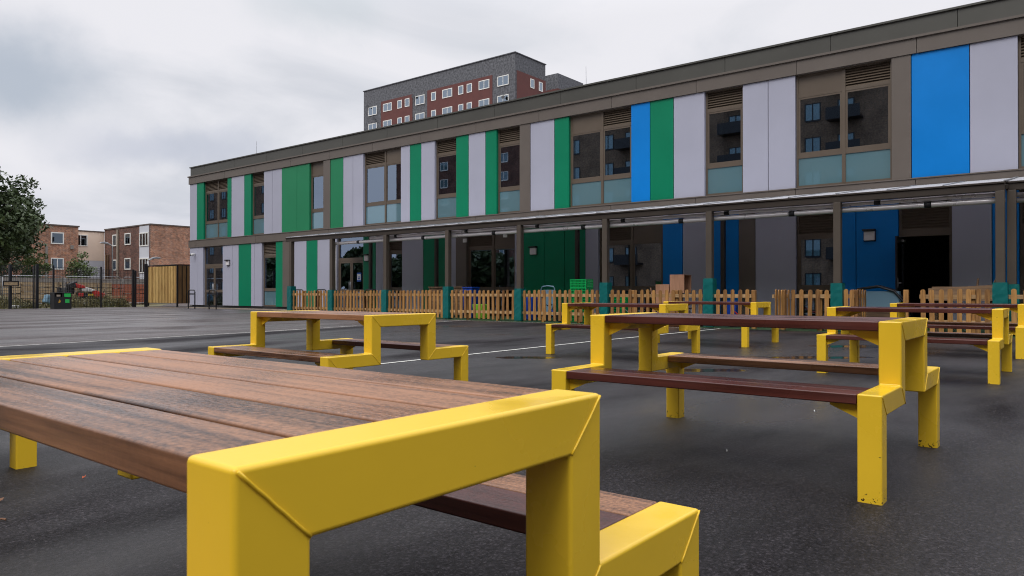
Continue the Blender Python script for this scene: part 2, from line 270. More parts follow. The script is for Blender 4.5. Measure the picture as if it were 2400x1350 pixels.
def asphalt():
    m = bpy.data.materials.new('asphalt'); m.use_nodes = True; t = m.node_tree; p = t.nodes['Principled BSDF']
    tc = N(t, 'ShaderNodeTexCoord'); sp = N(t, 'ShaderNodeSeparateXYZ'); t.links.new(tc.outputs['Object'], sp.inputs[0])
    fine = N(t, 'ShaderNodeTexNoise', i_Scale=48.0, i_Detail=8.0, i_Roughness=0.85); t.links.new(tc.outputs['Object'], fine.inputs['Vector'])
    vor = N(t, 'ShaderNodeTexVoronoi', i_Scale=95.0); t.links.new(tc.outputs['Object'], vor.inputs['Vector'])
    mpn = N(t, 'ShaderNodeMapping'); mpn.inputs['Rotation'].default_value = (0, 0, R(-52)); mpn.inputs['Scale'].default_value = (0.35, 1.0, 1); t.links.new(tc.outputs['Object'], mpn.inputs[0])
    big = N(t, 'ShaderNodeTexNoise', i_Scale=0.55, i_Detail=5.0, i_Roughness=0.55, i_Distortion=0.4); t.links.new(mpn.outputs[0], big.inputs['Vector'])
    mid = N(t, 'ShaderNodeTexNoise', i_Scale=1.7, i_Detail=6.0, i_Roughness=0.6); t.links.new(mpn.outputs[0], mid.inputs['Vector'])
    r = N(t, 'ShaderNodeMapRange'); t.links.new(fine.outputs['Fac'], r.inputs['Value']); r.inputs['From Min'].default_value = 0.38; r.inputs['From Max'].default_value = 0.64; r.inputs['To Min'].default_value = 0.2; r.inputs['To Max'].default_value = 2.1
    r2 = N(t, 'ShaderNodeMapRange'); t.links.new(mid.outputs['Fac'], r2.inputs['Value']); r2.inputs['From Min'].default_value = 0.35; r2.inputs['From Max'].default_value = 0.65; r2.inputs['To Min'].default_value = 0.68; r2.inputs['To Max'].default_value = 1.35
    mu = N(t, 'ShaderNodeMath', operation='MULTIPLY'); t.links.new(r.outputs[0], mu.inputs[0]); t.links.new(r2.outputs[0], mu.inputs[1])
    # an older, browner resurfacing beyond the first court line
    a = G_at(0, 813.5); b_ = G_at(585, 780)
    d = Vector((b_[0]-a[0], b_[1]-a[1])).normalized(); nrm = Vector((-d.y, d.x))
    if nrm.y < 0: nrm = -nrm
    c0 = nrm.x*a[0]+nrm.y*a[1]
    mx1 = N(t, 'ShaderNodeMath', operation='MULTIPLY'); t.links.new(sp.outputs[0], mx1.inputs[0]); mx1.inputs[1].default_value = nrm.x
    mx2 = N(t, 'ShaderNodeMath', operation='MULTIPLY_ADD'); t.links.new(sp.outputs[1], mx2.inputs[0]); mx2.inputs[1].default_value = nrm.y; t.links.new(mx1.outputs[0], mx2.inputs[2])
    gt = N(t, 'ShaderNodeMapRange'); t.links.new(mx2.outputs[0], gt.inputs['Value']); gt.inputs['From Min'].default_value = c0-0.1; gt.inputs['From Max'].default_value = c0+0.1
    cm = N(t, 'ShaderNodeMix', data_type='RGBA'); t.links.new(gt.outputs[0], cm.inputs['Factor']); cm.inputs[6].default_value = (0.0180, 0.0162, 0.0182, 1); cm.inputs[7].default_value = (0.072, 0.063, 0.063, 1)
    sc = N(t, 'ShaderNodeVectorMath', operation='SCALE'); t.links.new(cm.outputs[2], sc.inputs[0]); t.links.new(mu.outputs[0], sc.inputs['Scale'])
    # single stones of the aggregate, each with its own tone
    vs = N(t, 'ShaderNodeTexVoronoi', i_Scale=120.0); t.links.new(tc.outputs['Object'], vs.inputs['Vector'])
    vsep = N(t, 'ShaderNodeSeparateColor'); t.links.new(vs.outputs['Color'], vsep.inputs[0])
    vp = N(t, 'ShaderNodeMath', operation='POWER'); t.links.new(vsep.outputs[0], vp.inputs[0]); vp.inputs[1].default_value = 4.0
    vq = N(t, 'ShaderNodeMath', operation='MULTIPLY_ADD'); t.links.new(vp.outputs[0], vq.inputs[0]); vq.inputs[1].default_value = 1.5; vq.inputs[2].default_value = 0.75
    sc1 = N(t, 'ShaderNodeVectorMath', operation='SCALE'); t.links.new(sc.outputs[0], sc1.inputs[0]); t.links.new(vq.outputs[0], sc1.inputs['Scale']); sc = sc1
    # pale grit specks
    g = N(t, 'ShaderNodeTexNoise', i_Scale=75.0, i_Detail=1.0); t.links.new(tc.outputs['Object'], g.inputs['Vector'])
    gg = N(t, 'ShaderNodeMath', operation='GREATER_THAN'); t.links.new(g.outputs['Fac'], gg.inputs[0]); gg.inputs[1].default_value = 0.80
    gm = N(t, 'ShaderNodeMix', data_type='RGBA'); t.links.new(gg.outputs[0], gm.inputs['Factor']); t.links.new(sc.outputs[0], gm.inputs[6]); gm.inputs[7].default_value = (0.22, 0.2, 0.18, 1)
    t.links.new(gm.outputs[2], p.inputs['Base Color'])
    # damp film: smoother where the large noise is high; a few shallow puddles
    ro = N(t, 'ShaderNodeMapRange'); t.links.new(big.outputs['Fac'], ro.inputs['Value']); ro.inputs['From Min'].default_value = 0.36; ro.inputs['From Max'].default_value = 0.66; ro.inputs['To Min'].default_value = 0.68; ro.inputs['To Max'].default_value = 0.26
    pn = N(t, 'ShaderNodeTexNoise', i_Scale=3.0, i_Detail=4.0); t.links.new(tc.outputs['Object'], pn.inputs['Vector'])
    acc = None
    for px, py, rx, ry in ((1655, 868, .55, .20), (1900, 838, .9, .22), (2010, 812, .8, .3), (1230, 838, .5, .2)):
        gx, gy = G_at(px, py); mpp = N(t, 'ShaderNodeMapping', vector_type='TEXTURE'); mpp.inputs['Location'].default_value = (gx, gy, 0); mpp.inputs['Rotation'].default_value = (0, 0, R(-51.5)); mpp.inputs['Scale'].default_value = (rx, ry, 1)
        t.links.new(tc.outputs['Object'], mpp.inputs[0]); ll = N(t, 'ShaderNodeVectorMath', operation='LENGTH'); t.links.new(mpp.outputs[0], ll.inputs[0])
        if acc is None: acc = ll.outputs['Value']
        else:
            mn = N(t, 'ShaderNodeMath', operation='MINIMUM'); t.links.new(acc, mn.inputs[0]); t.links.new(ll.outputs['Value'], mn.inputs[1]); acc = mn.outputs[0]
    pd = N(t, 'ShaderNodeMath', operation='MULTIPLY_ADD'); t.links.new(pn.outputs['Fac'], pd.inputs[0]); pd.inputs[1].default_value = 1.6; t.links.new(acc, pd.inputs[2])
    pu = N(t, 'ShaderNodeMapRange', interpolation_type='SMOOTHSTEP'); t.links.new(pd.outputs[0], pu.inputs['Value']); pu.inputs['From Min'].default_value = 1.9; pu.inputs['From Max'].default_value = 1.45
    rm = N(t, 'ShaderNodeMix'); t.links.new(pu.outputs[0], rm.inputs['Factor']); t.links.new(ro.outputs[0], rm.inputs[2]); rm.inputs[3].default_value = 0.06
    t.links.new(rm.outputs[0], p.inputs['Roughness'])
    b = N(t, 'ShaderNodeBump'); b.inputs['Distance'].default_value = 0.010; t.links.new(fine.outputs['Fac'], b.inputs['Height'])
    bs = N(t, 'ShaderNodeMapRange'); t.links.new(pu.outputs[0], bs.inputs['Value']); bs.inputs['To Min'].default_value = 0.8; bs.inputs['To Max'].default_value = 0.03; t.links.new(bs.outputs[0], b.inputs['Strength'])
    t.links.new(b.outputs[0], p.inputs['Normal']); sr = N(t, 'ShaderNodeMapRange'); t.links.new(big.outputs['Fac'], sr.inputs['Value']); sr.inputs['From Min'].default_value = 0.36; sr.inputs['From Max'].default_value = 0.66; sr.inputs['To Min'].default_value = 0.05; sr.inputs['To Max'].default_value = 0.55
    t.links.new(sr.outputs[0], p.inputs['Specular IOR Level'])
    MATS['asphalt'] = m
asphalt()

def leafmat(name, a, b):
    m = bpy.data.materials.new(name); m.use_nodes = True; t = m.node_tree; p = t.nodes['Principled BSDF']
    tc = N(t, 'ShaderNodeTexCoord'); n = N(t, 'ShaderNodeTexNoise', i_Scale=1.1, i_Detail=4.0); t.links.new(tc.outputs['Object'], n.inputs['Vector'])
    n2 = N(t, 'ShaderNodeTexNoise', i_Scale=9.0, i_Detail=2.0); t.links.new(tc.outputs['Object'], n2.inputs['Vector'])
    ad = N(t, 'ShaderNodeMath', operation='ADD'); t.links.new(n.outputs['Fac'], ad.inputs[0]); t.links.new(n2.outputs['Fac'], ad.inputs[1])
    r = N(t, 'ShaderNodeValToRGB'); mu = N(t, 'ShaderNodeMath', operation='MULTIPLY'); t.links.new(ad.outputs[0], mu.inputs[0]); mu.inputs[1].default_value = 0.5; t.links.new(mu.outputs[0], r.inputs[0])
    r.color_ramp.elements[0].position = 0.38; r.color_ramp.elements[0].color = (*a, 1); r.color_ramp.elements[1].position = 0.62; r.color_ramp.elements[1].color = (*b, 1)
    t.links.new(r.outputs[0], p.inputs['Base Color']); p.inputs['Roughness'].default_value = 0.55; MATS[name] = m
leafmat('leaf_dark', (0.022, 0.040, 0.014), (0.070, 0.105, 0.035))
leafmat('leaf_mid', (0.045, 0.075, 0.018), (0.12, 0.17, 0.05))
leafmat('weed', (0.06, 0.07, 0.02), (0.17, 0.14, 0.055))
leafmat('turf', (0.02, 0.06, 0.02), (0.05, 0.12, 0.045))

# ------------------------------------------------------------------ geometry helpers
class MB:
    """collects shapes into one bmesh"""
    def __init__(s): s.bm = bmesh.new()
    def box(s, x0, x1, y0, y1, z0, z1):
        v = [s.bm.verts.new(p) for p in ((x0,y0,z0),(x1,y0,z0),(x1,y1,z0),(x0,y1,z0),(x0,y0,z1),(x1,y0,z1),(x1,y1,z1),(x0,y1,z1))]
        for f in ((3,2,1,0),(4,5,6,7),(0,1,5,4),(1,2,6,5),(2,3,7,6),(3,0,4,7)): s.bm.faces.new([v[i] for i in f])
        return s
    def obox(s, c, dx, dy, dz, rx=0, ry=0, rz=0):
        m = Matrix.Translation(c) @ Matrix.Rotation(rz, 4, 'Z') @ Matrix.Rotation(ry, 4, 'Y') @ Matrix.Rotation(rx, 4, 'X')
        v = [s.bm.verts.new(m @ Vector((a*dx/2, b*dy/2, c_*dz/2))) for c_ in (-1, 1) for a, b in ((-1,-1),(1,-1),(1,1),(-1,1))]
        for f in ((3,2,1,0),(4,5,6,7),(0,1,5,4),(1,2,6,5),(2,3,7,6),(3,0,4,7)): s.bm.faces.new([v[i] for i in f])
        return s
    def poly(s, pts): s.bm.faces.new([s.bm.verts.new(p) for p in pts]); return s
    def prism(s, pts, axis, a, b):
        """pts 2-D outline extruded along axis ('x','y','z') from a to b"""
        def P(p, t): return {'y': (p[0], t, p[1]), 'x': (t, p[0], p[1]), 'z': (p[0], p[1], t)}[axis]
        A = [s.bm.verts.new(P(p, a)) for p in pts]; B = [s.bm.verts.new(P(p, b)) for p in pts]
        s.bm.faces.new(A); s.bm.faces.new(B[::-1]); n = len(pts)
        for i in range(n): s.bm.faces.new((A[i], B[i], B[(i+1) % n], A[(i+1) % n]))
        return s
    def tube(s, pts, r, n=8, r2=None, cap=True):
        pts = [Vector(p) for p in pts]; rings = []
        for i, p in enumerate(pts):
            d = (pts[min(i+1, len(pts)-1)]-pts[max(i-1, 0)]).normalized()
            up = Vector((0, 0, 1)) if abs(d.z) < 0.95 else Vector((1, 0, 0))
            a = d.cross(up).normalized(); b = d.cross(a).normalized()
            rr = r if r2 is None else r+(r2-r)*i/(len(pts)-1)
            rings.append([s.bm.verts.new(p+(a*math.cos(2*math.pi*j/n)+b*math.sin(2*math.pi*j/n))*rr) for j in range(n)])
        for i in range(len(rings)-1):
            for j in range(n): s.bm.faces.new((rings[i][j], rings[i][(j+1) % n], rings[i+1][(j+1) % n], rings[i+1][j]))
        if cap: s.bm.faces.new(rings[0][::-1]); s.bm.faces.new(rings[-1])
        return s
    def build(s, name, m, parent=None, loc=None, bevel=0, smooth=False, seg=2):
        bmesh.ops.recalc_face_normals(s.bm, faces=s.bm.faces[:])
        me = bpy.data.meshes.new(name); s.bm.to_mesh(me); s.bm.free()
        me.materials.append(MATS[m])
        if smooth:
            for p in me.polygons: p.use_smooth = True
        o = bpy.data.objects.new(name, me); C.objects.link(o)
        if parent: o.parent = parent
        if loc: o.location = loc
        if bevel:
            b = o.modifiers.new('bevel', 'BEVEL'); b.width = bevel; b.segments = seg; b.limit_method = 'ANGLE'; b.angle_limit = R(40); b.harden_normals = False
            for p in me.polygons: p.use_smooth = True
            wn = o.modifiers.new('wn', 'WEIGHTED_NORMAL'); wn.keep_sharp = False; wn.weight = 100
        return o
def tag(o, label=None, cat=None, group=None, kind=None):
    if label: o['label'] = label
    if cat: o['category'] = cat
    if group: o['group'] = group
    if kind: o['kind'] = kind
    return o
def thing(name, label, cat, loc=(0,0,0), rz=0, group=None):
    o = bpy.data.objects.new(name, None); C.objects.link(o); o.empty_display_size = 0.2
    o.location = loc; o.rotation_euler = (0, 0, rz); return tag(o, label, cat, group)
KIDS = {}
def copy_tree(o, parent=None, top=True):
    c = o.copy(); C.objects.link(c)
    if parent: c.parent = parent
    for ch in [x for x in ALLCH(o)]: copy_tree(ch, c, False)
    return c
def ALLCH(o): return [x for x in bpy.data.objects if x.parent == o]

# ------------------------------------------------------------------ ground
g = MB(); g.poly([(-400,-400,0),(600,-400,0),(600,600,0),(-400,600,0)])
tag(g.build('ground', 'asphalt'), kind='structure')
t_ = MB(); t_.poly([(16.95,-14,.004),(20.55,-14,.004),(20.55,24.6,.004),(16.95,24.6,.004)]); tag(t_.build('turf', 'turf'), kind='structure')
t_ = MB(); t_.poly([(-5,44.15,.004),(21.2,44.15,.004),(30,60,.004),(-5,60,.004)]); tag(t_.build('rough_ground', 'weed'), kind='structure')

def line(name, label, pts, wd):
    m = MB(); P = [Vector(G_at(*p)) for p in pts]
    for i in range(len(P)-1):
        d = (P[i+1]-P[i]).normalized(); n = Vector((-d.y, d.x))*wd/2
        m.poly([(*(P[i]-n), .005), (*(P[i+1]-n), .005), (*(P[i+1]+n), .005), (*(P[i]+n), .005)])
    o = m.build(name, 'white_paint_line'); tag(o, kind='structure')
line('court_marking', '', [(-60, 816.5), (585.4, 779.5), (835.6, 764.1)], 0.05)
line('court_marking', '', [(700, 873.5), (894, 853.2), (1382.7, 801.0), (1687, 770.7)], 0.06)
line('court_marking', '', [(1000, 756.8), (1080, 751.5), (1200, 754.8), (1311, 758.5), (1568, 767.2), (1660, 770)], 0.045)

# ------------------------------------------------------------------ picnic tables
TS = 0.715/0.60
HS, P_, B_, A_, S_, LT, HT = [x*TS for x in (.3531, .3403, .0792, .0815, 1.2627, 1.4073, .60)]
def frame_mb(v0):
    S, p, b = S_, P_, B_
    o = [(0,-.06),(0,HS),(p,HS),(p,HT),(S-p,HT),(S-p,HS),(S,HS),(S,-.06),(S-b,-.06),(S-b,HS-b),(S-p-b,HS-b),(S-p-b,HT-b),(p+b,HT-b),(p+b,HS-b),(b,HS-b),(b,-.06)]
    o = [(x-S/2, z) for x, z in o]
    return MB().prism(o, 'y', v0, v0+A_)
def welds(v0, parent):
    S, p, b = S_, P_, B_
    for (x, z), (x2, z2) in (((0,HS),(b,HS-b)), ((p,HS),(p+b,HS-b)), ((p,HT),(p+b,HT-b)), ((S-p,HT),(S-p-b,HT-b)), ((S-p,HS),(S-p-b,HS-b)), ((S,HS),(S-b,HS-b))):
        for yy in ((v0-.0003) if v0 < 0 else (v0+A_+.0003),):
            m = MB(); pts = []
            for i in range(9):
                f = .045+.925*i/8; pts.append((x+(x2-x)*f-S/2+random.uniform(-.0006,.0006), yy, z+(z2-z)*f+random.uniform(-.0006,.0006)))
            m.tube(pts, 0.0024, 6); m.build('weld_seam', 'yellow_paint', parent, smooth=True)
def make_table(wtop, wseat1, wseat2):
    t = thing('picnic_table', '', 'picnic table')
    for v0 in (-LT/2, LT/2-A_):
        f = frame_mb(v0).build('end_frame', 'yellow_paint', t, bevel=0.0075, seg=3)
        welds(v0, f)
        s = -1 if v0 > 0 else 1; yi = v0+A_ if v0 < 0 else v0
        for ux, zz, L in ((-S_/2+P_+.060, HT-.052, .14), (S_/2-P_-.066, HT-.052, .14), (-S_/2+.045, HS-.052, .12), (S_/2-.051, HS-.052, .12)):
            m = MB().prism([(yi, zz), (yi+s*L, zz), (yi+s*L, zz-.008), (yi, zz-L*.5)], 'x', ux, ux+.006)
            m.box(ux, ux+.05 if ux < 0 else ux-.04, min(yi, yi+s*L*1.25), max(yi, yi+s*L*1.25), zz+.0005, zz+.006)
            m.build('bracket', 'yellow_paint', t)
    y0, y1 = -LT/2+A_+.002, LT/2-A_-.002
    W = S_-2*P_; nb = 5; bw = W/nb
    for i in range(nb):
        x0 = -W/2+i*bw
        MB().box(x0+.006, x0+bw-.006, y0, y1, HT-.046, HT-.002).build('table_board', wtop, t, bevel=0.005, seg=3)
    for sx, ws in ((-1, wseat1), (1, wseat2)):
        for j in range(2):
            a = S_/2-.002-j*.135; x0, x1 = sorted((sx*a, sx*(a-.130)))
            MB().box(x0, x1, y0, y1, HS-.046, HS-.002).build('seat_board', ('wood_brown' if (sx > 0 and j == 0 and ws == 'wood_red') else ws), t, bevel=0.006, seg=3)
    return t
tA = make_table('wood_brown', 'wood_brown', 'wood_red'); tB = make_table('wood_red', 'wood_red', 'wood_brown')
cx0, cy0 = S_/2, LT/2
TAB = [  # camera-frame corner (x, y), rotation, height offset, prototype, label
 (-.445, .343, 51.4, -.004, 'A', 'nearest picnic table, wet brown boards and thick yellow frame filling the lower left'),
 (-1.112, 4.403, 51.16, -.006, 'A', 'yellow framed picnic table standing alone just beyond the nearest table'),
 (1.287, 2.536, 51.69, .028, 'B', 'large picnic table with dark red wet boards on the right, second closest'),
 (1.504, 7.878, 51.45, .004, 'B', 'picnic table directly behind the left end of the large dark red table'),
 (3.154, 9.772, 51.48, 0, 'B', 'distant picnic table seen behind the middle of the large dark red table'),
 (3.911, 5.845, 51.71, -.003, 'B', 'picnic table behind the right end of the large dark red table'),
 (5.658, 8.047, 51.76, 0, 'B', 'farthest right picnic table, cut off by the right edge of the photo'),
 (-2.792-.02, 2.125, 51.5, -.008, 'B', 'picnic table mostly outside the left edge, one leg seen under the nearest tabletop'),
]
first = {'A': tA, 'B': tB}
def place_T(xc, yc, rot, dz, proto, label):
    o = first.pop(proto, None)
    if o is None: o = copy_tree({'A': tA, 'B': tB}[proto])
    if proto == 'B' and xc < -2:      # this corner was measured on the far foot
        pass
    u = (CS*yc+SN*xc)*TS; v = (SN*yc-CS*xc)*TS; a = R(rot-51.5)
    ca, sa = math.cos(a), math.sin(a)
    o.location = (u+ca*cx0-sa*cy0, v+sa*cx0+ca*cy0, dz*TS); o.rotation_euler = (0, 0, a)
    tag(o, label, group='yellow framed picnic tables across the playground'); return o
for r_ in TAB: place_T(*r_)

# ------------------------------------------------------------------ school building
D = 20.5
ZT, ZF, ZP, ZB1, ZB0 = 7.80, 7.25, 6.84, 3.73, 3.33
VN, VF = -14.0, V_at(444.6, D)
school = thing('school_building', 'long two storey school with green, blue and pale grey cladding panels and brown metal bands', 'school', (D, (VN+VF)/2, 0))
OY = (VN+VF)/2
def part(mb, name, m, parent=school, **k):
    for v in mb.bm.verts: v.co.x -= D; v.co.y -= OY
    return mb.build(name, m, parent, **k)
# shell: back, ends, floors, roof (the front is the cladding itself)
sh = MB()
sh.box(D+14.7, D+15, VN, VF, 0, ZF-.1); sh.box(D+.3, D+14.7, VN, VN+.25, 0, ZF-.1); sh.box(D+.02, D+14.7, VF-.25, VF-.0, 0, ZF-.1)
sh.box(D+.16, D+14.7, VN+.25, VF-.25, ZB0-.02, ZB1-.02); sh.box(D+.16, D+14.7, VN+.25, VF-.25, ZP, ZF-.05)
part(sh, 'wall', 'interior_wall')
iw = MB()
iw.box(D+5.0, D+5.15, VN+.3, VF-.3, .03, ZB0-.03); iw.box(D+6.5, D+6.65, VN+.3, VF-.3, ZB1-.01, ZP-.01)
yy = VN+3
while yy < VF-2:
    iw.box(D+.25, D+4.98, yy, yy+.12, .03, ZB0-.03); iw.box(D+.25, D+6.48, yy+1.2, yy+1.32, ZB1-.01, ZP-.01); yy += 6.1
part(iw, 'partition', 'interior_dark')
part(MB().box(D+.16, D+14.7, VN+.25, VF-.25, .005, .03), 'floor', 'interior_dark')
part(MB().box(D+.12, D+15.1, VN, VF, ZF-.05+.001, ZT-.06), 'roof', 'roof_felt')
# parapet, upper band, mid band in lengths with dark joints, flashings
def bands(name, m, x0, x1, z0, z1, v0, step, off):
    edges = []; v = off
    while v > v0[0]: v -= step
    while v < v0[1]:
        a = max(v, v0[0]); b = min(v+step, v0[1])
        if b-a > .05: part(MB().box(x0, x1, a+.006, b-.006, z0, z1), name, m)
        v += step
bands('parapet_panel', 'parapet_metal', D+.03, D+.118, ZF+.03, ZT-.05, (VN, VF), 2.925, 2.52)
bands('fascia_panel', 'brown_metal', D-.05, D+.10, ZP, ZF-.03, (VN, VF+.06), 2.92, 3.39)
bands('band_panel', 'brown_metal', D-.05, D+.10, ZB0, ZB1-.03, (VN, VF+.06), 2.92, .5)
fl = MB(); fl.box(D-.02, D+.4, VN, VF+.05, ZT-.049, ZT); part(fl, 'coping', 'parapet_metal')
fl = MB(); fl.box(D-.10, D+.115, VN, VF+.10, ZF-.029, ZF+.029); part(fl, 'flashing', 'brown_metal')
fl = MB(); fl.box(D-.075, D+.10, VN, VF+.07, ZB1-.029, ZB1); part(fl, 'flashing', 'brown_metal')
bk = MB(); bk.box(D+.10, D+.116, VN, VF-.01, ZF+.03, ZT-.055)
part(bk, 'joint_backing', 'dark_gap')
part(MB().box(D+.101, D+.158, VN, VF, ZP, ZF-.031).box(D+.101, D+.158, VN, VF, ZB0, ZB1-.031), 'joint_backing', 'dark_gap')
part(MB().box(D+.06, D+.155, VN, VF, .05, .168), 'plinth', 'dark_gap')
tag(MB().box(D-.16, D+.05, V_at(680, D), VF, -.02, .05).build('kerb', 'stone_kerb'), kind='structure')

def louvre(mb, x, va, vb, za, zb):
    n = max(4, int((zb-za)/.068)); h = (zb-za)/n
    for i in range(n):
        z = za+i*h
        mb.prism([(x, z), (x+.006, z), (x+.055, z+h*.85), (x+.049, z+h*.85)], 'y', va, vb)
    mb.box(x+.06, x+.065, va, vb, za, zb)
def frame_rect(mb, x0, x1, va, vb, za, zb, w=.055):
    mb.box(x0, x1, va, va+w, za, zb); mb.box(x0, x1, vb-w, vb, za, zb)
    mb.box(x0, x1, va+w, vb-w, za, za+w); mb.box(x0, x1, va+w, vb-w, zb-w, zb)
def window(va, vb, mulls, tops, z0, z1, zl, zt0, zt1, blind=0, lower='frosted_glass', name='window'):
    """va<vb; z0..z1 opening; zl louvre bottom; zt0..zt1 transom. tops listed from far (left in photo) to near."""
    X = D+.10
    f = MB(); cells = []
    edges = [vb]+[m for m in mulls]+[va]       # from left in photo (large v) to right
    f.box(X, X+.07, va, va+.05, z0, z1); f.box(X, X+.07, vb-.05, vb, z0, z1)
    f.box(X, X+.07, va+.05, vb-.05, z0, z0+.07); f.box(X, X+.07, va+.05, vb-.05, z1-.04, z1)
    for m in mulls: f.box(X-.004, X+.07, m-.045, m+.045, z0+.07, z1-.04)
    for i in range(len(edges)-1):
        b = edges[i]-(.05 if i == 0 else .045); a = edges[i+1]+(.05 if i == len(edges)-2 else .045); cells.append((a, b))
        f.box(X+.004, X+.07, a, b, zl-.05, zl+.04); f.box(X+.004, X+.07, a, b, zt0, zt1)
        frame_rect(f, X+.012, X+.05, a, b, zt1, zl-.05, .05)
        if tops[i] == 'S': f.box(X+.02, X+.06, a, b, zl+.04, z1-.04)
    o = part(f, name, 'brown_frame')
    for i, (a, b) in enumerate(cells):
        if tops[i] == 'L':
            l = MB(); louvre(l, X+.008, a, b, zl+.04, z1-.04); part(l, 'louvre', 'brown_frame', o)
        part(MB().box(X+.028, X+.034, a+.05, b-.05, zt1+.05, zl-.10), 'pane', 'window_glass', o)
        if lower: part(MB().box(X+.028, X+.034, a, b, z0+.07, zt0), 'lower_pane', lower, o)
        if blind: part(MB().box(X+.10, X+.105, a, b, zl-.1-blind*(1 if i else .97), zl-.04), 'blind', 'blind', o)
    return o
PM = {'L': 'panel_light', 'G': 'panel_green', 'g': 'panel_green_soft', 'B': 'panel_blue'}
def panel(va, vb, z0, z1, k):
    if k == 'P': return part(MB().box(D-.02, D+.155, va+.004, vb-.004, z0, z1), 'pier', 'brown_metal', bevel=.006)
    return part(MB().box(D, D+.155, va+.008, vb-.008, z0+.002, z1-.004), 'cladding_panel', PM[k], bevel=.005)
UP = [(444.8,461,'L'),(461,477,'G'),(477,532.5,'W',[507],'LL',.72),(532.5,542,'G'),(542,572,'L'),(572,588,'G'),(588,618,'W',[],'L',.55),(618,637.7,'L'),(637.7,660.2,'L'),(660.2,695.5,'g'),(695.5,725,'g'),(725,758,'W',[],'S',0),(758,774,'P'),(774,804,'g'),(804,826.8,'L'),(826.8,851,'L'),(851,939,'W',[899],'LS',0),(939,960.6,'L'),(960.6,986.8,'G'),(986.8,1018.6,'L'),(1018.6,1068.7,'W',[],'L',0),(1068.7,1098,'G'),(1098,1137.6,'L'),(1137.6,1164,'G'),(1164,1218.5,'W',[],'L',0),(1218.5,1243,'P'),(1243,1299.3,'L'),(1299.3,1333.5,'G'),(1333.5,1479.3,'W',[1408],'SL',0),(1479.3,1524,'B'),(1524,1579,'G'),(1579,1652,'L'),(1652,1741,'W',[],'L',0),(1741,1801,'L'),(1801,1865,'L'),(1865,2090.7,'W',[1976],'SL',0),(2090.7,2137,'P'),(2137,2274,'B'),(2274,2388,'L')]
for e_ in UP:
    vb, va = V_at(e_[0], D), V_at(e_[1], D)
    if e_[0] < 445: vb = VF
    if e_[2] == 'W': window(va, vb, [V_at(m, D) for m in e_[3]], e_[4], ZB1, ZP, 6.27, 4.55, 4.66, e_[5])
    else: panel(va, vb, ZB1, ZP, e_[2])
va = V_at(2388, D)
for wd, k in ((1.3,'W'),(.7,'G'),(.9,'L'),(1.1,'B'),(2.0,'W'),(.8,'P'),(1.0,'L'),(.7,'G'),(1.3,'W'),(.9,'L'),(.9,'L'),(1.2,'B'),(1.9,'W'),(1.0,'L')):
    vb = va; va = max(vb-wd, VN)
    if vb-va < .2: break
    if k == 'W': window(va, vb, [(va+vb)/2] if wd > 1.5 else [], 'LS'[:2 if wd > 1.5 else 1], ZB1, ZP, 6.27, 4.55, 4.66, 0)
    else: panel(va, vb, ZB1, ZP, k)
if va > VN: panel(VN, va, ZB1, ZP, 'L')

def door(va, vb, z1, handle_right=True, notice=False):
    X = D+.10; f = MB(); mid = (va+vb)/2
    f.box(X, X+.07, va, va+.06, .03, z1); f.box(X, X+.07, vb-.06, vb, .03, z1); f.box(X, X+.07, va+.06, vb-.06, z1-.05, z1); f.box(X, X+.07, va+.06, vb-.06, 2.24, 2.38)
    o = part(f, 'glazed_entrance', 'brown_frame')
    part(MB().box(X+.03, X+.036, va+.06, vb-.06, 2.38, z1-.05), 'transom_pane', 'window_glass', o)
    for a, b in ((va+.065, mid-.004), (mid+.004, vb-.065)):
        d = MB(); frame_rect(d, X+.005, X+.055, a, b, .06, 2.235, .085); d.box(X+.005, X+.055, a+.085, b-.085, .86, 1.0)
        dd = part(d, 'door', 'brown_frame', o)
    for a, b in ((va+.065, mid-.004), (mid+.004, vb-.065)):
        part(MB().box(X+.027, X+.033, a+.085, b-.085, 1.0, 2.15), 'pane', 'window_glass', o)
        part(MB().box(X+.027, X+.033, a+.085, b-.085, .145, .86), 'pane', 'window_glass', o)
    for y in (mid-.05, mid+.05):
        part(MB().tube([(X-.01, y, .72), (X-.09, y, .72), (X-.09, y, 1.32), (X-.01, y, 1.32)], .016, 8), 'pull_handle', 'grey_metal', o, smooth=True)
    return o
GF = [(444.8,463.7,'L'),(463.7,476,'L'),(476,521.6,'D'),(521.6,545,'L'),(545,559,'L'),(559,588.3,'G'),(588.3,596,'L'),(596,613.6,'L'),(613.6,646,'W',[],'L',2.67),(646,662.7,'G'),(662.7,682,'P'),(682,718,'L'),(718,743.7,'G'),(743.7,773,'L'),(773,789,'L'),(789,851,'D'),(851,880.5,'G'),(880.5,908,'L'),(908,941.8,'W',[],'L',2.55),(941.8,991.6,'L'),(991.6,1043,'G'),(1043,1068.7,'L'),(1068.7,1094,'P'),(1094,1206,'W',[1152],'LS',2.55),(1206,1227,'L'),(1227,1275.4,'G'),(1275.4,1322.8,'G'),(1322.8,1371.7,'G'),(1371.7,1402.5,'L'),(1402.5,1553,'W',[1478],'LS',2.5),(1553,1600,'B'),(1600,1668,'L'),(1668,1732,'B'),(1732,1770,'P'),(1770,1866,'L'),(1866,1972,'W',[],'L',2.42),(1972,2006.5,'B'),(2006.5,2105.7,'B'),(2105.7,2230.8,'O'),(2230.8,2325.6,'L'),(2325.6,2390,'B')]
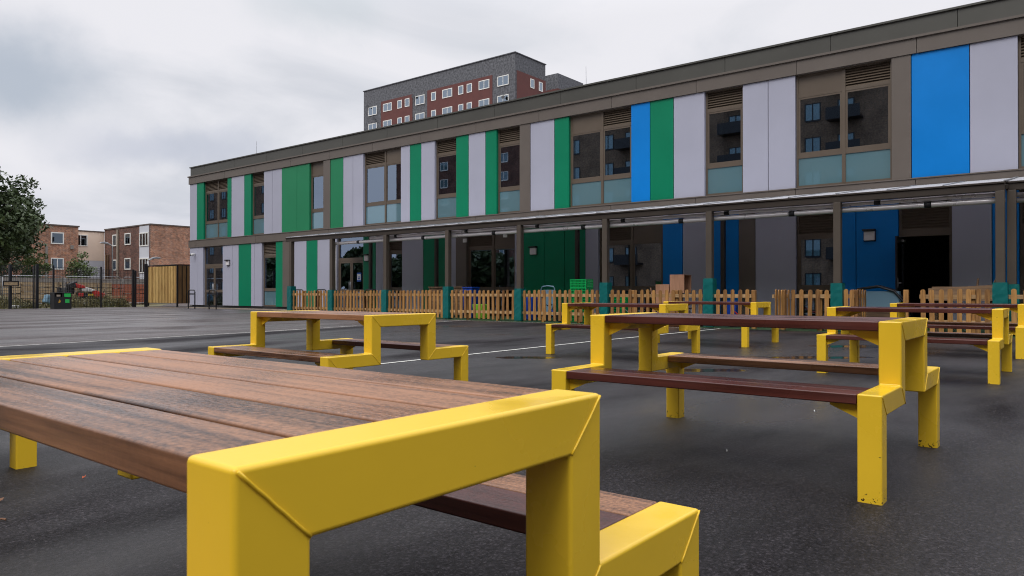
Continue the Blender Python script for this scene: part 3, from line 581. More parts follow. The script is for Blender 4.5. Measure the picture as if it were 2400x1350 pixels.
for e_ in GF:
    vb, va = V_at(e_[0], D), V_at(e_[1], D)
    if e_[0] < 445: vb = VF
    k = e_[2]
    if k == 'D': door(va, vb, ZB0)
    elif k == 'W': window(va, vb, [V_at(m, D) for m in e_[3]], e_[4], .17, ZB0, e_[5], .92, 1.02, 0, lower=('frosted_glass' if e_[0] < 700 else 'window_glass'))
    elif k == 'O':
        X = D+.10; f = MB(); f.box(X, X+.07, va, va+.06, .03, ZB0); f.box(X, X+.07, vb-.06, vb, .03, ZB0); f.box(X, X+.07, va+.06, vb-.06, 2.28, 2.46); f.box(X, X+.07, va+.06, vb-.06, ZB0-.04, ZB0)
        o = part(f, 'doorway', 'brown_frame'); l = MB(); louvre(l, X+.008, va+.06, vb-.06, 2.46, ZB0-.04); part(l, 'louvre', 'brown_frame', o)
        # open door leaf swung out, seen nearly edge on, with its closer, lever and panic plate
        y = vb-.12; d = MB(); d.box(X-.85, X-.02, y, y+.05, .08, .25); d.box(X-.85, X-.02, y, y+.05, 2.1, 2.25); d.box(X-.85, X-.75, y, y+.05, .25, 2.1); d.box(X-.12, X-.02, y, y+.05, .25, 2.1); d.box(X-.75, X-.12, y, y+.05, .95, 1.05)
        dd = part(d, 'open_door', 'black_metal', o); part(MB().box(X-.75, X-.12, y+.02, y+.026, 1.05, 2.1).box(X-.75, X-.12, y+.02, y+.026, .25, .95), 'pane', 'window_glass', o)
        part(MB().box(X-.84, X-.80, y-.012, y, .98, 1.22).tube([(X-.82, y-.005, 1.1), (X-.82, y-.06, 1.1), (X-.72, y-.06, 1.1)], .012, 6), 'door_lever', 'grey_metal', o)
        part(MB().box(X-.35, X-.1, y-.05, y-.001, 2.13, 2.19), 'door_closer', 'grey_metal', o)
    else: panel(va, vb, .17, ZB0, k)
va = V_at(2390, D)
for wd, k in ((1.8,'W'),(.9,'B'),(1.2,'L'),(.6,'B'),(1.1,'L'),(2.2,'W'),(.9,'B'),(1.5,'L'),(2,'W'),(1.5,'L'),(1,'B')):
    vb = va; va = max(vb-wd, VN)
    if vb-va < .2: break
    if k == 'W': window(va, vb, [(va+vb)/2], 'LS', .17, ZB0, 2.42, .92, 1.02, 0, lower='window_glass')
    else: panel(va, vb, .17, ZB0, k)
if va > VN+.05: panel(VN, va, .17, ZB0, 'L')
for px, w_ in ((1526, .9), (1180, .5)):
    v = V_at(px, D+2.2); part(MB().box(D+2.1, D+2.3, v-w_/2, v+w_/2, 2.80, 2.84), 'ceiling_light', 'lit_tube')
# exit signs inside, yellow-green blind edge, notice, lamps, sockets
for px, z in ((518.5, 2.95), (842, 2.85)):
    v = V_at(px, D+.3); part(MB().box(D+.30, D+.33, v-.12, v+.12, z-.10, z+.06), 'exit_sign', 'sign_green')
v = V_at(836.4, D); nb_ = part(MB().box(D+.118, D+.122, v-.14, v+.14, 1.33, 1.72), 'notice', 'poster_blue')
part(MB().box(D+.115, D+.1175, v-.115, v+.115, 1.40, 1.66), 'notice_sheet', 'paper_white', nb_)
part(MB().box(D+.1135, D+.1145, v-.04, v+.04, 1.50, 1.56).box(D+.1135, D+.1145, v-.055, v+.055, 1.43, 1.49), 'notice_print', 'poster_blue', nb_)
for px, py, lab in ((533.5, 615.5, 'black hooded wall light beside the left glazed doors of the school'), (859.5, 604, 'pale wall light on the green panel right of the doors with the blue notice'), (1250, 587.5, 'wall light on the dark green panels under the canopy, above the pale blue trolley'), (2038, 551, 'wall light on the dark blue panels under the canopy near the open doorway')):
    v = V_at(px, D-.05); q = (px-1200)/F; Yd = (D-.05)/(CS+SN*q); z = CAMH+(HZ-py)*Yd/F
    t = thing('wall_light', lab, 'wall light', (D, v, z), group='bulkhead wall lights on the school front')
    MB().box(-.10, -.001, -.13, .13, -.14, .10).build('lens', 'grey_opal', t, bevel=.02)
    MB().box(-.17, -.0015, -.15, .15, .101, .15).box(-.03, -.0012, -.145, .145, -.16, .1005).build('hood', 'black_plastic', t, bevel=.008)
for px, py, lab in ((1091.5, 564, 'small white sensor box high under the canopy left of the wide dark window'), (1186, 552, 'small white sensor box high under the canopy above the wide dark window')):
    v = V_at(px, D-.03); q = (px-1200)/F; Yd = (D-.03)/(CS+SN*q); z = CAMH+(HZ-py)*Yd/F
    o = MB().box(-.10, -.055, -.09, .09, -.07, .07).box(-.055, -.021, -.05, .05, -.05, .05).build('sensor_box', 'white_plastic', None, (D, v, z), bevel=.008)
    tag(o, lab, 'sensor', 'white sensor boxes under the canopy')
# cctv
v = V_at(453, D-.1); t = thing('security_camera', 'white dome camera on the pale corner panel at the left end of the school', 'camera', (D, v, 2.95))
MB().tube([(-.005,0,0), (-.14,0,0)], .05, 12).build('mount', 'white_plastic', t, smooth=True)
m = MB(); m.tube([(-.10,0,-.03), (-.20,-.01,-.03), (-.27,-.03,-.05)], .075, 12, .06); m.build('housing', 'white_plastic', t, smooth=True)
m = MB(); m.tube([(-.27,-.03,-.05), (-.285,-.035,-.052)], .045, 12); m.build('lens', 'black_plastic', t)
# lightning rods / aerials on the roof
for px, pt, lab in ((1374.6, 154, 'tall thin aerial standing on the school roof right of the tower block'), (600.5, 330, 'short thin aerial on the school roof near its left end')):
    u = D+1.2; v = V_at(px, u); q = (px-1200)/F; Yd = u/(CS+SN*q); z = CAMH+(HZ-pt)*Yd/F
    tag(MB().tube([(u, v, ZT-.05), (u+.02, v+.03, z)], .012, 6, .006).build('roof_aerial', 'grey_metal'), lab, 'aerial', 'thin aerials on the school roof')

# ------------------------------------------------------------------ canopy
DC = 17.25
cols = [683, 778.5, 905, 1050, 1218.5, 1419.5, 1663.5, 1963.5, 2345]
CV = [V_at(c, DC) for c in cols]
def canopy(v0, v1, u, posts, rear, label, zoff=0, name='canopy'):
    t = thing(name, label, 'canopy', (u, (v0+v1)/2, 0), group='glass roofed canopies along the school')
    oy = (v0+v1)/2
    def cp(mb, n, m, par=t, **k):
        for q in mb.bm.verts: q.co.x -= u; q.co.y -= oy
        return mb.build(n, m, par, **k)
    cp(MB().box(u-.06, u+.08, v0, v1, 2.88+zoff, 3.02+zoff), 'front_beam', 'canopy_beam', bevel=.006)
    cp(MB().prism([(u-.09, 3.022+zoff), (u+.06, 3.022+zoff), (u+.06, 3.03+zoff), (u-.09, 3.05+zoff)], 'y', v0, v1), 'gutter', 'canopy_beam')
    cp(MB().box(D-.13, D-.055, v0, v1, 3.36, 3.50), 'wall_plate', 'brown_frame')
    n = int((v1-v0)/1.0); st = (v1-v0)/n
    for i in range(n+1):
        y = v0+i*st
        cp(MB().prism([(u+.081, 2.92+zoff), (D-.131, 3.38), (D-.131, 3.45), (u+.081, 3.0+zoff)], 'y', y-.025, y+.025), 'rafter', 'canopy_beam')
        cp(MB().prism([(u-.05, 3.068+zoff), (D-.08, 3.535), (D-.08, 3.55), (u-.05, 3.083+zoff)], 'y', y-.02, y+.02), 'glazing_bar', 'grey_metal')
    for i in range(n):
        y = v0+i*st
        cp(MB().prism([(u-.055, 3.058+zoff), (D-.075, 3.523), (D-.075, 3.531), (u-.055, 3.066+zoff)], 'y', y+.004, y+st-.004), 'roof_pane', 'canopy_sheet')
    for v in posts: cp(MB().box(u-.07, u+.085, v-.078, v+.078, -.02, 2.88+zoff), 'post', 'canopy_post', bevel=.01)
    for v in rear: cp(MB().box(D-.42, D-.30, v-.06, v+.06, -.02, 3.36), 'rear_post', 'canopy_beam', bevel=.008)
    return t, cp
ca, cp = canopy(V_at(2349, DC)-.05, V_at(672.5, DC), DC, CV, [V_at(p, D-.36) for p in (868.5, 1023, 1353, 1695)], 'long brown canopy on square posts running along the front of the school')
for z, x, e0, r0 in ((2.835, DC+.15, V_at(868, DC+.15), .048), (2.715, DC+.17, V_at(785, DC+.15), .057)):
    v1 = e0; v0 = V_at(2357, DC+.2); pts = []; n = 60
    for i in range(n+1):
        y = v1+(v0-v1)*i/n; pts.append((x+random.uniform(-.003,.003), y, z+random.uniform(-.004,.004)))
    cp(MB().tube(pts, r0, 12), 'silver_pipe', 'silver', smooth=True)
    y = v1-1.3
    while y > v0+.5:
        cp(MB().tube([(x, y, z), (x, y-.13, z)], r0+.008, 12), 'pipe_coupling', 'black_metal', smooth=True); y -= 3.0+random.uniform(-.4,.4)
cp(MB().tube([(DC+.23, V_at(784.5, DC+.2), 0), (DC+.23, V_at(784.5, DC+.2), 2.7)], .03, 8), 'downpipe', 'white_plastic', smooth=True)
D2_ = DC+.55; v2a = V_at(2359, D2_)
c2, cp2 = canopy(-13.5, v2a, D2_, [V_at(2372, D2_), V_at(2372, D2_)-3, V_at(2372, D2_)-6, V_at(2372, D2_)-9], [], 'second brown canopy starting at the right edge, set slightly behind the long one', zoff=.06)
for z, x in ((2.86, D2_+.21), (2.75, D2_+.22)): cp2(MB().tube([(x, v2a-.05, z), (x, -13.4, z)], .05, 12), 'silver_pipe', 'silver', smooth=True)

# ------------------------------------------------------------------ padded wraps and picket fence
ordn = ['first', 'second', 'third', 'fourth', 'fifth', 'sixth', 'seventh', 'eighth', 'ninth', 'tenth']
pad_h = [1.11, .96, .96, 1.06, .985, 1.14, 1.22, 1.08, 1.07]
def pad(u, v, h, label):
    m = MB(); n = 7; W = .125
    # wrinkled vinyl sleeve: rings of slightly varying width
    rings = []
    K = 14
    for i in range(K+1):
        z = .03+(h-.03)*i/K; ring = []
        for c in range(16):
            side = c//4; f = (c % 4)/4*2-1
            x, y = ((f, -1), (1, f), (-f, 1), (-1, -f))[side]
            rr = W*(1+random.uniform(-.03, .03)) if 0 < i < K else W*.97
            ring.append(m.bm.verts.new((x*rr, y*rr, z)))
        rings.append(ring)
    for i in range(K):
        for j in range(16): m.bm.faces.new((rings[i][j], rings[i][(j+1) % 16], rings[i+1][(j+1) % 16], rings[i+1][j]))
    m.bm.faces.new(rings[-1]); m.bm.faces.new(rings[0][::-1])
    o = m.build('post_pad', 'teal_pad', None, (u+.005, v, 0)); tag(o, label, 'post padding', 'teal padding round the canopy posts')
for i, v in enumerate(CV): pad(DC, v, pad_h[i], 'teal padded wrap at the foot of the %s canopy post counted from the left end' % ordn[i])
pad(D2_, V_at(2372, D2_), 1.04, 'darker teal padded wrap on the post of the second canopy at the far right edge')

def picket(parent, proto, y, x=-.03, z=0, ry=0):
    o = proto.copy(); C.objects.link(o); o.parent = parent; o.location = (x, y, z+random.uniform(-.012, .010)); o.rotation_euler = (random.uniform(-.022,.022), 0, 0); return o
pk = []
for j in range(3):
    pts = [(-.045, .05), (.045, .05), (.045, .90)]
    for a in range(1, 8): pts.append((.045*math.cos(math.pi*a/8), .90+.042*math.sin(math.pi*a/8)))
    pts.append((-.045, .90))
    o = MB().prism(pts, 'x', -.01, .01).build('picket', 'picket_wood'); o.hide_render = False; pk.append(o)
used = [False]*3
def fence(v0, v1, u, label, n=None, first_use=None, rot=0, orient='y', post=None):
    """bay of picket fence from v0 (near, right) to v1 (far, left)"""
    L = v1-v0; t = thing('picket_fence', label, 'fence', (u, (v0+v1)/2, 0), rot, 'brown picket fence in front of the school')
    for z in (.22, .745): MB().box(-.018, .02, -L/2, L/2, z, z+.085).build('rail', 'rail_wood', t)
    n = n or max(2, round(L/.187)); st = L/n
    for i in range(n): 
        y = -L/2+st*(i+.5); j = random.randrange(3)
        if not used[j]: o = pk[j]; used[j] = True; o.parent = t; o.location = (-.0295, y, 0)
        else: picket(t, pk[j], y, -.0295)
    for y in (post or []):
        MB().box(.021, .11, y-.05, y+.05, -.02, .93).build('fence_post', 'picket_wood', t, bevel=.012)
    return t
FU = DC-.02
gap = .135
names = ['leftmost bay of the picket fence, beside the start of the canopy', 'picket fence bay in front of the doors with the blue notice', 'picket fence bay in front of the pale grey panel, left of the planter', 'picket fence bay in front of the blue bin and wide dark window', 'picket fence bay in front of the pale blue trolley and stacked green crates', 'picket fence bay in front of the plywood cubes']
for i in range(6):
    v1 = CV[i]-gap; v0 = CV[i+1]+gap; L = v1-v0
    fence(v0, v1, FU, names[i], post=[-L*.22, L*.24])
fence(V_at(1761, FU), CV[6]-gap, FU, 'short run of picket fence right of the tallest teal padded post', post=[-.5])
fence(CV[7]+gap, V_at(1850, FU), FU, 'short picket fence between the open gate and the eighth padded post', post=[.62, -.2])
fence(V_at(2003, FU), CV[7]-gap, FU, 'narrow strip of two pickets right of the eighth padded post', n=2, post=[-.12])
fence(CV[8]+gap, V_at(2155, FU), FU, 'picket fence bay in front of the brown trough at the right side', n=8, post=[.9, -.3])
fence(CV[8]-3.0, CV[8]-gap, FU, 'last picket fence bay running out of the right edge')
# two gates standing open
g1 = fence(-.45, .45, FU, 'picket gate swung open towards the yard, seen almost edge on'); v = V_at(1850, FU); g1.rotation_euler = (0, 0, R(86)); g1.location = (FU-.48, v+.03, 0); g1.name = 'picket_gate'; g1['category'] = 'gate'; g1['group'] = 'picket gates standing open'
MB().box(-.06, -.04, -.47, -.38, .72, .86).build('latch', 'grey_metal', g1)
g2 = fence(-.55, .55, FU, 'picket gate swung open towards the school, just right of the eighth padded post'); v = V_at(2000, FU); g2.rotation_euler = (0, 0, R(88)); g2.location = (FU+.62, v+.05, 0); g2.name = 'picket_gate'; g2['category'] = 'gate'; g2['group'] = 'picket gates standing open'
MB().obox((.03, 0, .5), .03, 1.15, .08, rx=R(32)).build('brace', 'rail_wood', g2)

# ------------------------------------------------------------------ play things between fence and school
def crate(u, v, z, label, m='green_plastic', rz=0):
    t = MB(); W, L, H = .19, .27, .245
    for s in (-1, 1):
        for zz in (0, .075, .15, .225): t.box(-W, W, s*L-.006, s*L+.006, zz, zz+.018); t.box(s*W-.006, s*W+.006, -L+.006, L-.006, zz, zz+.018)
        for i in range(9):
            x = -W+.012+i*(2*W-.024)/8; t.box(x-.005, x+.005, s*L-.005, s*L+.005, .0185, .2245)
        for i in range(12):
            y = -L+.012+i*(2*L-.024)/11; t.box(s*W-.005, s*W+.005, y-.005, y+.005, .0185, .2245)
        for a in (-1, 1): t.box(a*W-.013 if a > 0 else -W-.007, a*W+.007 if a > 0 else -W+.013, s*L-.013 if s > 0 else -L-.007, s*L+.007 if s > 0 else -L+.013, 0, H)
    t.box(-W+.01, W-.01, -L+.01, L-.01, .002, .012)
    o = t.build('plastic_crate', m, None, (u, v, z)); o.rotation_euler = (0, 0, rz)
    tag(o, label, 'crate', 'green plastic crates behind the fence'); return o
lv = ['bottom', 'second', 'third', 'fourth', 'top']
for i in range(5): crate(17.95, V_at(1363, 17.95), .02+i*.247, '%s green crate of the tall stack left of the sixth padded post' % lv[i])
for i in range(3): crate(17.95, V_at(1443, 17.95), .02+i*.247, '%s green crate of the short stack right of the sixth padded post' % lv[i], rz=.05)
v = V_at(1054, 18.6); t = thing('wooden_planter', 'brown slatted wooden planter behind the fence beside the fourth padded post', 'planter', (18.6, v, 0))
L = (V_at(1016, 18.6)-V_at(1092, 18.6))/2
for k in range(6): MB().box(-.2, -.17, -L, L, .1+k*.155, .24+k*.155).build('slat', 'old_wood', t)
MB().box(-.169, .2, -L, L, .12, .95).build('box', 'old_wood', t); MB().box(-.24, .24, -L-.04, L+.04, 1.03, 1.07).build('top_rim', 'old_wood', t)
for y in (-L, L): MB().box(-.21, -.14, y-.035, y+.035, 0, 1.028).build('corner_post', 'old_wood', t)
def tub(name, label, cat, px, u, w_, d_, h_, m, lid=True):
    v = V_at(px, u); t = thing(name, label, cat, (u, v, 0))
    b = MB(); a = [(-d_*.42, -w_*.42, .02), (d_*.42, -w_*.42, .02), (d_*.42, w_*.42, .02), (-d_*.42, w_*.42, .02)]; c = [(-d_*.5, -w_*.5, h_), (d_*.5, -w_*.5, h_), (d_*.5, w_*.5, h_), (-d_*.5, w_*.5, h_)]
    A = [b.bm.verts.new(p) for p in a]; B = [b.bm.verts.new(p) for p in c]; b.bm.faces.new(A[::-1]); b.bm.faces.new(B)
    for i in range(4): b.bm.faces.new((A[i], A[(i+1) % 4], B[(i+1) % 4], B[i]))
    b.build('body', m, t, bevel=.02)
    if lid: MB().box(-d_*.54, d_*.54, -w_*.54, w_*.54, h_+.001, h_+.05).build('lid', m, t, bevel=.015)
    return t
tub('storage_bin', 'tall blue plastic bin with a lid right of the wooden planter', 'bin', 1104, 18.3, .42, .4, 1.0, 'blue_plastic')
tub('storage_tub', 'lime green plastic tub low behind the fence right of the blue bin', 'tub', 1126, 18.1, .42, .35, .48, 'lime_plastic', False)
tub('storage_tub', 'dark blue plastic tub behind the fence just right of the fifth padded post', 'tub', 1245, 18.0, .30, .3, .72, 'blue_plastic', False)
tub('storage_tub', 'blue plastic tub behind the fence left of the open gate', 'tub', 1715, 18.2, .34, .3, .66, 'blue_plastic', False)
v = V_at(1284, 18.2); t = thing('trolley', 'pale blue upright trolley frame with rounded top behind the fence', 'trolley', (18.2, v, 0))
m = MB(); m.tube([(0,.26,.05),(0,.27,.5),(0,.25,.98),(0,.21,1.05),(0,0,1.07),(0,-.21,1.05),(0,-.25,.98),(-.02,-.2,.5),(-.05,-.12,.05)], .022, 8); m.build('frame', 'paleblue_plastic', t, smooth=True)
MB().box(.01, .025, -.2, .2, .15, .95).build('back_panel', 'paleblue_plastic', t, bevel=.005)
MB().box(-.25, 0, -.2, .2, .08, .1).build('foot_plate', 'paleblue_plastic', t)
# plywood cubes
v = V_at(1571, 18.3)
def cube(u, v, z, sx, sy, sz, label, openy):
    m = MB(); th = .02
    m.box(-sx/2, sx/2, -sy/2, sy/2, 0, th); m.box(-sx/2, sx/2, -sy/2, sy/2, sz-th, sz); m.box(-sx/2, -sx/2+th, -sy/2, sy/2, th, sz-th); m.box(sx/2-th, sx/2, -sy/2, sy/2, th, sz-th)
    m.box(-sx/2+th, sx/2-th, sy/2-th, sy/2, th, sz-th)
    o = m.build('wooden_block', 'plywood', None, (u, v, z)); return tag(o, label, 'play block', 'hollow plywood play blocks')
b0 = V_at(1545, 18.3)
cube(18.3, v-.02, 0, .42, .62, .40, 'lowest plywood play block in the stack behind the fence', 1)
cube(18.3, v+.02, .401, .42, .62, .45, 'middle plywood play block in the stack behind the fence', 1)
cube(18.3, b0-.20, .852, .42, .40, .24, 'small left plywood block high in the stack, one step below the top', 1)
cube(18.34, b0-.62, .852, .45, .42, .50, 'topmost plywood block of the stack, its open side to the right', 1)
o = MB().tube([(18.0, V_at(1535, 18), .1), (18.05, V_at(1523, 18), 1.0)], .012, 6).build('wooden_stick', 'plywood'); tag(o, 'thin wooden stick leaning on the fence left of the plywood blocks', 'stick', 'sticks leaning behind the fence')
# brown trough with two sticks at right
va, vb = V_at(2333, 18.1), V_at(2180, 18.1); t = thing('wooden_trough', 'long dark wooden trough behind the fence near the ninth padded post', 'trough', (18.1, (va+vb)/2, 0)); L = (vb-va)/2
MB().prism([(-L, .70), (L, .70), (L, .96), (-L, 1.03)], 'x', -.25, -.22).box(-.22, .22, -L, L, .70, .73).box(.22, .25, -L, L, .70, 1.0).build('box', 'old_wood', t)
for y in (-L+.08, L-.08): MB().box(-.2, -.13, y-.04, y+.04, 0, .70).box(.13, .2, y-.04, y+.04, 0, .70).build('leg', 'old_wood', t)
for a, b, lab in (((2287, .98), (2293, 1.17), 'short brown stick standing up from the wooden trough'), ((2311, .97), (2337, 1.18), 'long brown stick slanting right out of the wooden trough')):
    o = MB().tube([(18.1, V_at(a[0], 18.1), a[1]-.2), (18.1, V_at(b[0], 18.1), b[1])], .02, 6).build('wooden_stick', 'old_wood'); tag(o, lab, 'stick', 'sticks in the wooden trough')
# ride-on toys
def trike(px, u, m1, m2, label):
    v = V_at(px, u); t = thing('toy_tricycle', label, 'tricycle', (u, v, 0), random.uniform(-.4, .4), 'toy tricycles behind the fence')
    MB().tube([(0,-.25,.14),(0,-.05,.2),(0,.2,.42),(0,.24,.18)], .02, 8).build('frame', m1, t, smooth=True)
    MB().tube([(-.16,.19,.50),(0,.2,.44),(.16,.19,.50)], .014, 8).build('handlebar', 'black_plastic', t, smooth=True)
    MB().box(-.09,.09,-.16,.02,.24,.28).build('seat', m2, t, bevel=.015)
    for x, y in ((0,.24), (-.14,-.25), (.14,-.25)):
        MB().tube([(x-.02,y,.11),(x+.02,y,.11)], .11, 16).build('wheel', 'black_plastic', t, smooth=False)
trike(1300, 17.9, 'blue_plastic', 'red_paint', 'small blue and red tricycle low behind the fence under the pale blue trolley')
trike(1480, 17.8, 'grey_metal', 'blue_plastic', 'small grey tricycle behind the fence left of the plywood blocks')
trike(1632, 17.8, 'grey_metal', 'paleblue_plastic', 'small silver tricycle behind the fence just left of the tallest padded post')
trike(1738, 17.8, 'red_paint', 'red_paint', 'small red tricycle behind the short fence left of the open gate')
# black hoop barriers / cycle stands
for px, lab in ((449, 'black hoop stand at the left corner of the school'), (498.5, 'black hoop stand in front of the left glazed doors'), (700, 'black hoop stand behind the leftmost fence bay, first of three'), (753, 'black hoop stand behind the leftmost fence bay, near its right end'), (869, 'black hoop stand behind the fence in front of the green panel with a wall light')):
    v = V_at(px, 19.5); t = thing('hoop_stand', lab, 'cycle stand', (19.5, v, 0), group='black hoop stands along the school wall')
    MB().tube([(0,.34,-.02),(0,.34,.86),(0,.31,.94),(0,.23,.98),(0,-.23,.98),(0,-.31,.94),(0,-.34,.86),(0,-.34,-.02)], .03, 10).build('hoop', 'black_metal', t, smooth=True)
    MB().box(-.02,.02,-.31,.31,.74,.81).build('cross_bar', 'black_metal', t); MB().box(-.015,.015,-.31,.31,.10,.14).build('foot_bar', 'black_metal', t)
v = V_at(2068, 19.0); t = thing('buggy', 'dark curved cart frame standing under the blue panels left of the open door', 'cart', (19.0, v, 0))
MB().tube([(0,.55,.95),(0,.1,1.02),(0,-.25,.9),(0,-.5,.6),(0,-.6,.2)], .03, 8).tube([(.3,.55,.95),(.3,.1,1.02),(.3,-.25,.9),(.3,-.5,.6),(.3,-.6,.2)], .03, 8).build('frame', 'black_metal', t, smooth=True)
MB().box(.0,.3,-.45,.55,.22,.50).build('crate', 'old_wood', t, bevel=.01); MB().box(.03,.27,-.35,.5,.501,.9).build('side_panel', 'paleblue_plastic', t)
for y in (-.45, .45): MB().tube([(-.04,y,.14),(.0,y,.14)], .14, 16).build('wheel', 'black_plastic', t)

# ------------------------------------------------------------------ left background: store, fences, bin
BU, BV = 21.34, 42.24
t = thing('bin_store', 'timber clad store of upright golden boards at the left end of the school', 'store', (BU, BV, 0))
y1 = V_at(347, BU)-BV; n = 19; st = y1/n
for i in range(n):
    a = .07+i*st*(y1-.07)/y1; MB().box(0, .04, a, a+st*.66, .22, 2.42).build('front_board', 'cedar_board', t)
MB().box(.041, .05, .07, y1, .22, 2.4).box(.05, .1, .07, y1, 1.1, 1.2).build('backing', 'dark_gap', t)
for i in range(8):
    a = .08+i*.27; MB().box(a, a+.2, .0, .022, .2, 2.45).build('side_board', 'cedar_board_shaded', t)
MB().box(.03, 2.3, .03, .05, .2, 2.42).build('side_backing', 'dark_gap', t)
for y in (0.0, y1): MB().box(-.01, .07, y-.01, y+.065, 0, 2.47).build('corner_post', 'black_metal', t)
MB().box(-.012, 2.3, -.012, y1+.07, 2.472, 2.52).build('roof', 'dark_gap', t)

FV = 44.0
def mesh_panel(name, label, ua, ub, v, z0, z1, m, dx, dz, wr, group, frame=False, posts=()):
    t = thing(name, label, 'fence', ((ua+ub)/2, v, 0), group=group); o = (ua+ub)/2
    b = MB(); n = int((ub-ua)/dx)
    for i in range(n+1):
        x = ua+(ub-ua)*i/n-o; b.box(x-wr, x+wr, -wr, wr, z0, z1)
    k = int((z1-z0)/dz)
    for i in range(k+1):
        z = z0+(z1-z0)*i/k; b.box(ua-o, ub-o, -wr*1.5, -wr, z-wr, z+wr)
    b.build('mesh', m, t)
    if frame:
        b = MB(); b.tube([(ua-o+.03, 0, z0), (ua-o+.03, 0, z1-.1), (ua-o+.13, 0, z1), (ub-o-.13, 0, z1), (ub-o-.03, 0, z1-.1), (ub-o-.03, 0, z0)], .021, 8); b.tube([(ua-o+.03, 0, z0+.1), (ub-o-.03, 0, z0+.1)], .018, 8)
        b.build('tube_frame', m, t, smooth=True)
    for u_, w_, h_ in posts: MB().box(u_-o-w_/2, u_-o+w_/2, .01, .01+w_, -.02, h_).build('fence_post', 'black_metal', t)
    return t
U_ = lambda p: U_at(p, FV)
GRP = 'black weldmesh fence panels along the far side of the yard'
mesh_panel('mesh_fence', 'black weldmesh fence panel at the far left edge', U_(-90), U_(23), FV, .08, 2.27, 'black_metal', .075, .2, .006, GRP, posts=[(U_(25), .12, 2.3), (U_(-40), .07, 2.3)])
mesh_panel('mesh_gate', 'black weldmesh gate leaf left of the twin litter bin, between two thick posts', U_(28), U_(80), FV, .12, 2.26, 'black_metal', .075, .2, .006, GRP, posts=[(U_(80), .06, 2.28)])
MBo = mesh_panel('mesh_fence', 'black weldmesh fence panel directly behind the twin litter bin', U_(88), U_(125), FV, .08, 2.27, 'black_metal', .075, .2, .006, GRP, posts=[(U_(88), .12, 2.36), (U_(125.7), .07, 2.32)])
mesh_panel('mesh_fence', 'black weldmesh fence panel in front of the red machine', U_(128), U_(236), FV, .08, 2.22, 'black_metal', .075, .2, .006, GRP, posts=[(U_(237.5), .07, 2.3)])
mesh_panel('mesh_fence', 'black weldmesh fence panel in front of the red brick pallets', U_(240), U_(311), FV, .08, 2.15, 'black_metal', .075, .2, .006, GRP, posts=[(U_(313), .09, 2.2)])
mesh_panel('mesh_gate', 'narrow black weldmesh gate beside the timber store', U_(320), U_(341), FV, .12, 2.1, 'black_metal', .075, .2, .006, GRP, posts=[(U_(318), .08, 2.15), (U_(343.5), .14, 2.55)])
t = thing('framed_board', 'small black framed board hung on the weldmesh fence at the far left', 'board', (U_at(25, FV-.05), FV-.06, 1.33))
MB().box(-.34,.34,-.012,-.002,-.10,.08).build('panel', 'pale_timber', t)
m = MB(); m.box(-.36,.36,-.03,-.013,.081,.13); m.box(-.36,.36,-.03,-.013,-.15,-.101); m.box(-.36,-.31,-.03,-.013,-.10,.08); m.box(.31,.36,-.03,-.013,-.10,.08); m.build('frame', 'black_metal', t)
HV = 47.0; UH = lambda p: U_at(p, HV)
for a, b, lab in ((-60, 3, 'grey temporary site fence panel at the far left edge'), (4, 149, 'grey temporary site fence panel behind the weldmesh gate and litter bin'), (151, 284, 'grey temporary site fence panel in front of the red machine'), (287, 420, 'grey temporary site fence panel in front of the brick pallets, half hidden by the store')):
    mesh_panel('site_fence', lab, UH(a), UH(b), HV, .1, 1.80, 'grey_metal', .11, .28, .003, 'grey temporary site fence panels', frame=True)
# twin litter bin
bx, by = G_at(147.5, 724); t = thing('litter_bin', 'black twin litter bin with green stickers at the left fence', 'litter bin', (bx, by, 0))
MB().box(-.41,.41,0,.5,.0,.62).box(-.41,-.37,0,.5,.621,.82).box(.37,.41,0,.5,.621,.82).box(-.03,.03,0,.5,.621,.82).box(-.37,-.031,.3,.5,.621,.82).box(.031,.37,.3,.5,.621,.82).build('body', 'black_plastic', t)
MB().box(-.42,.42,-.01,.51,.821,.86).build('lid', 'black_plastic', t, bevel=.01)
MB().box(.06,.36,-.016,-.011,.62,.80).build('recycling_label', 'sign_green', t); MB().box(.05,.37,.05,.055,.63,.80).build('inner_label', 'black_plastic', t)
MB().box(.11,.31,-.006,-.001,.31,.50).build('green_sticker', 'sign_green', t)
MB().prism([(-.22,.33),(-.14,.31),(-.10,.40),(-.15,.50),(-.18,.44)], 'y', -.006, -.001).build('orange_sticker', 'orange_mark', t)
MB().box(-.30,-.12,-.016,-.011,.64,.74).build('slot_plate', 'stone_kerb', t)
# timber sleeper stacks and brick pallets beyond
def stack(name, label, cat, ua, ub, v, z0, z1, m, rows, group, base='pallet'):
    t = thing(name, label, cat, ((ua+ub)/2, v, 0), group=group); o = (ua+ub)/2; h = (z1-z0)/rows
    for i in range(rows):
        MB().box(ua-o, ub-o, random.uniform(-.03,.03), .9, z0+i*h+(.05 if i%2==0 else .012), z0+(i+1)*h).build('layer', m, t)
    m2 = MB(); x = ua-o+.1
    while x < ub-o-.1: 
        for i in range(0, rows, 2): m2.box(x-.04, x+.04, -.01, .88, z0+i*h, z0+i*h+.049)
        x += .6
    m2.build('bearer', 'old_wood', t); return t
SV = 52.0; US = lambda p: U_at(p, SV)
sp = [(-70, -4), (0, 48), (50, 84), (88, 140), (142, 190), (193, 262)]
for i, (a, b) in enumerate(sp):
    stack('timber_stack', ['stack of pale timber boards at the far left edge beyond the fences','stack of pale timber boards behind the small framed board','stack of pale timber boards between the weldmesh gate posts','stack of pale timber boards left of the litter bin','stack of pale timber boards right above the litter bin','stack of pale timber boards behind the red machine and left of the brick pallets'][i], 'timber stack', US(a), US(b), SV, .02, 1.50, 'pale_timber', 7+(i%2), 'stacks of pale timber beyond the site fence')
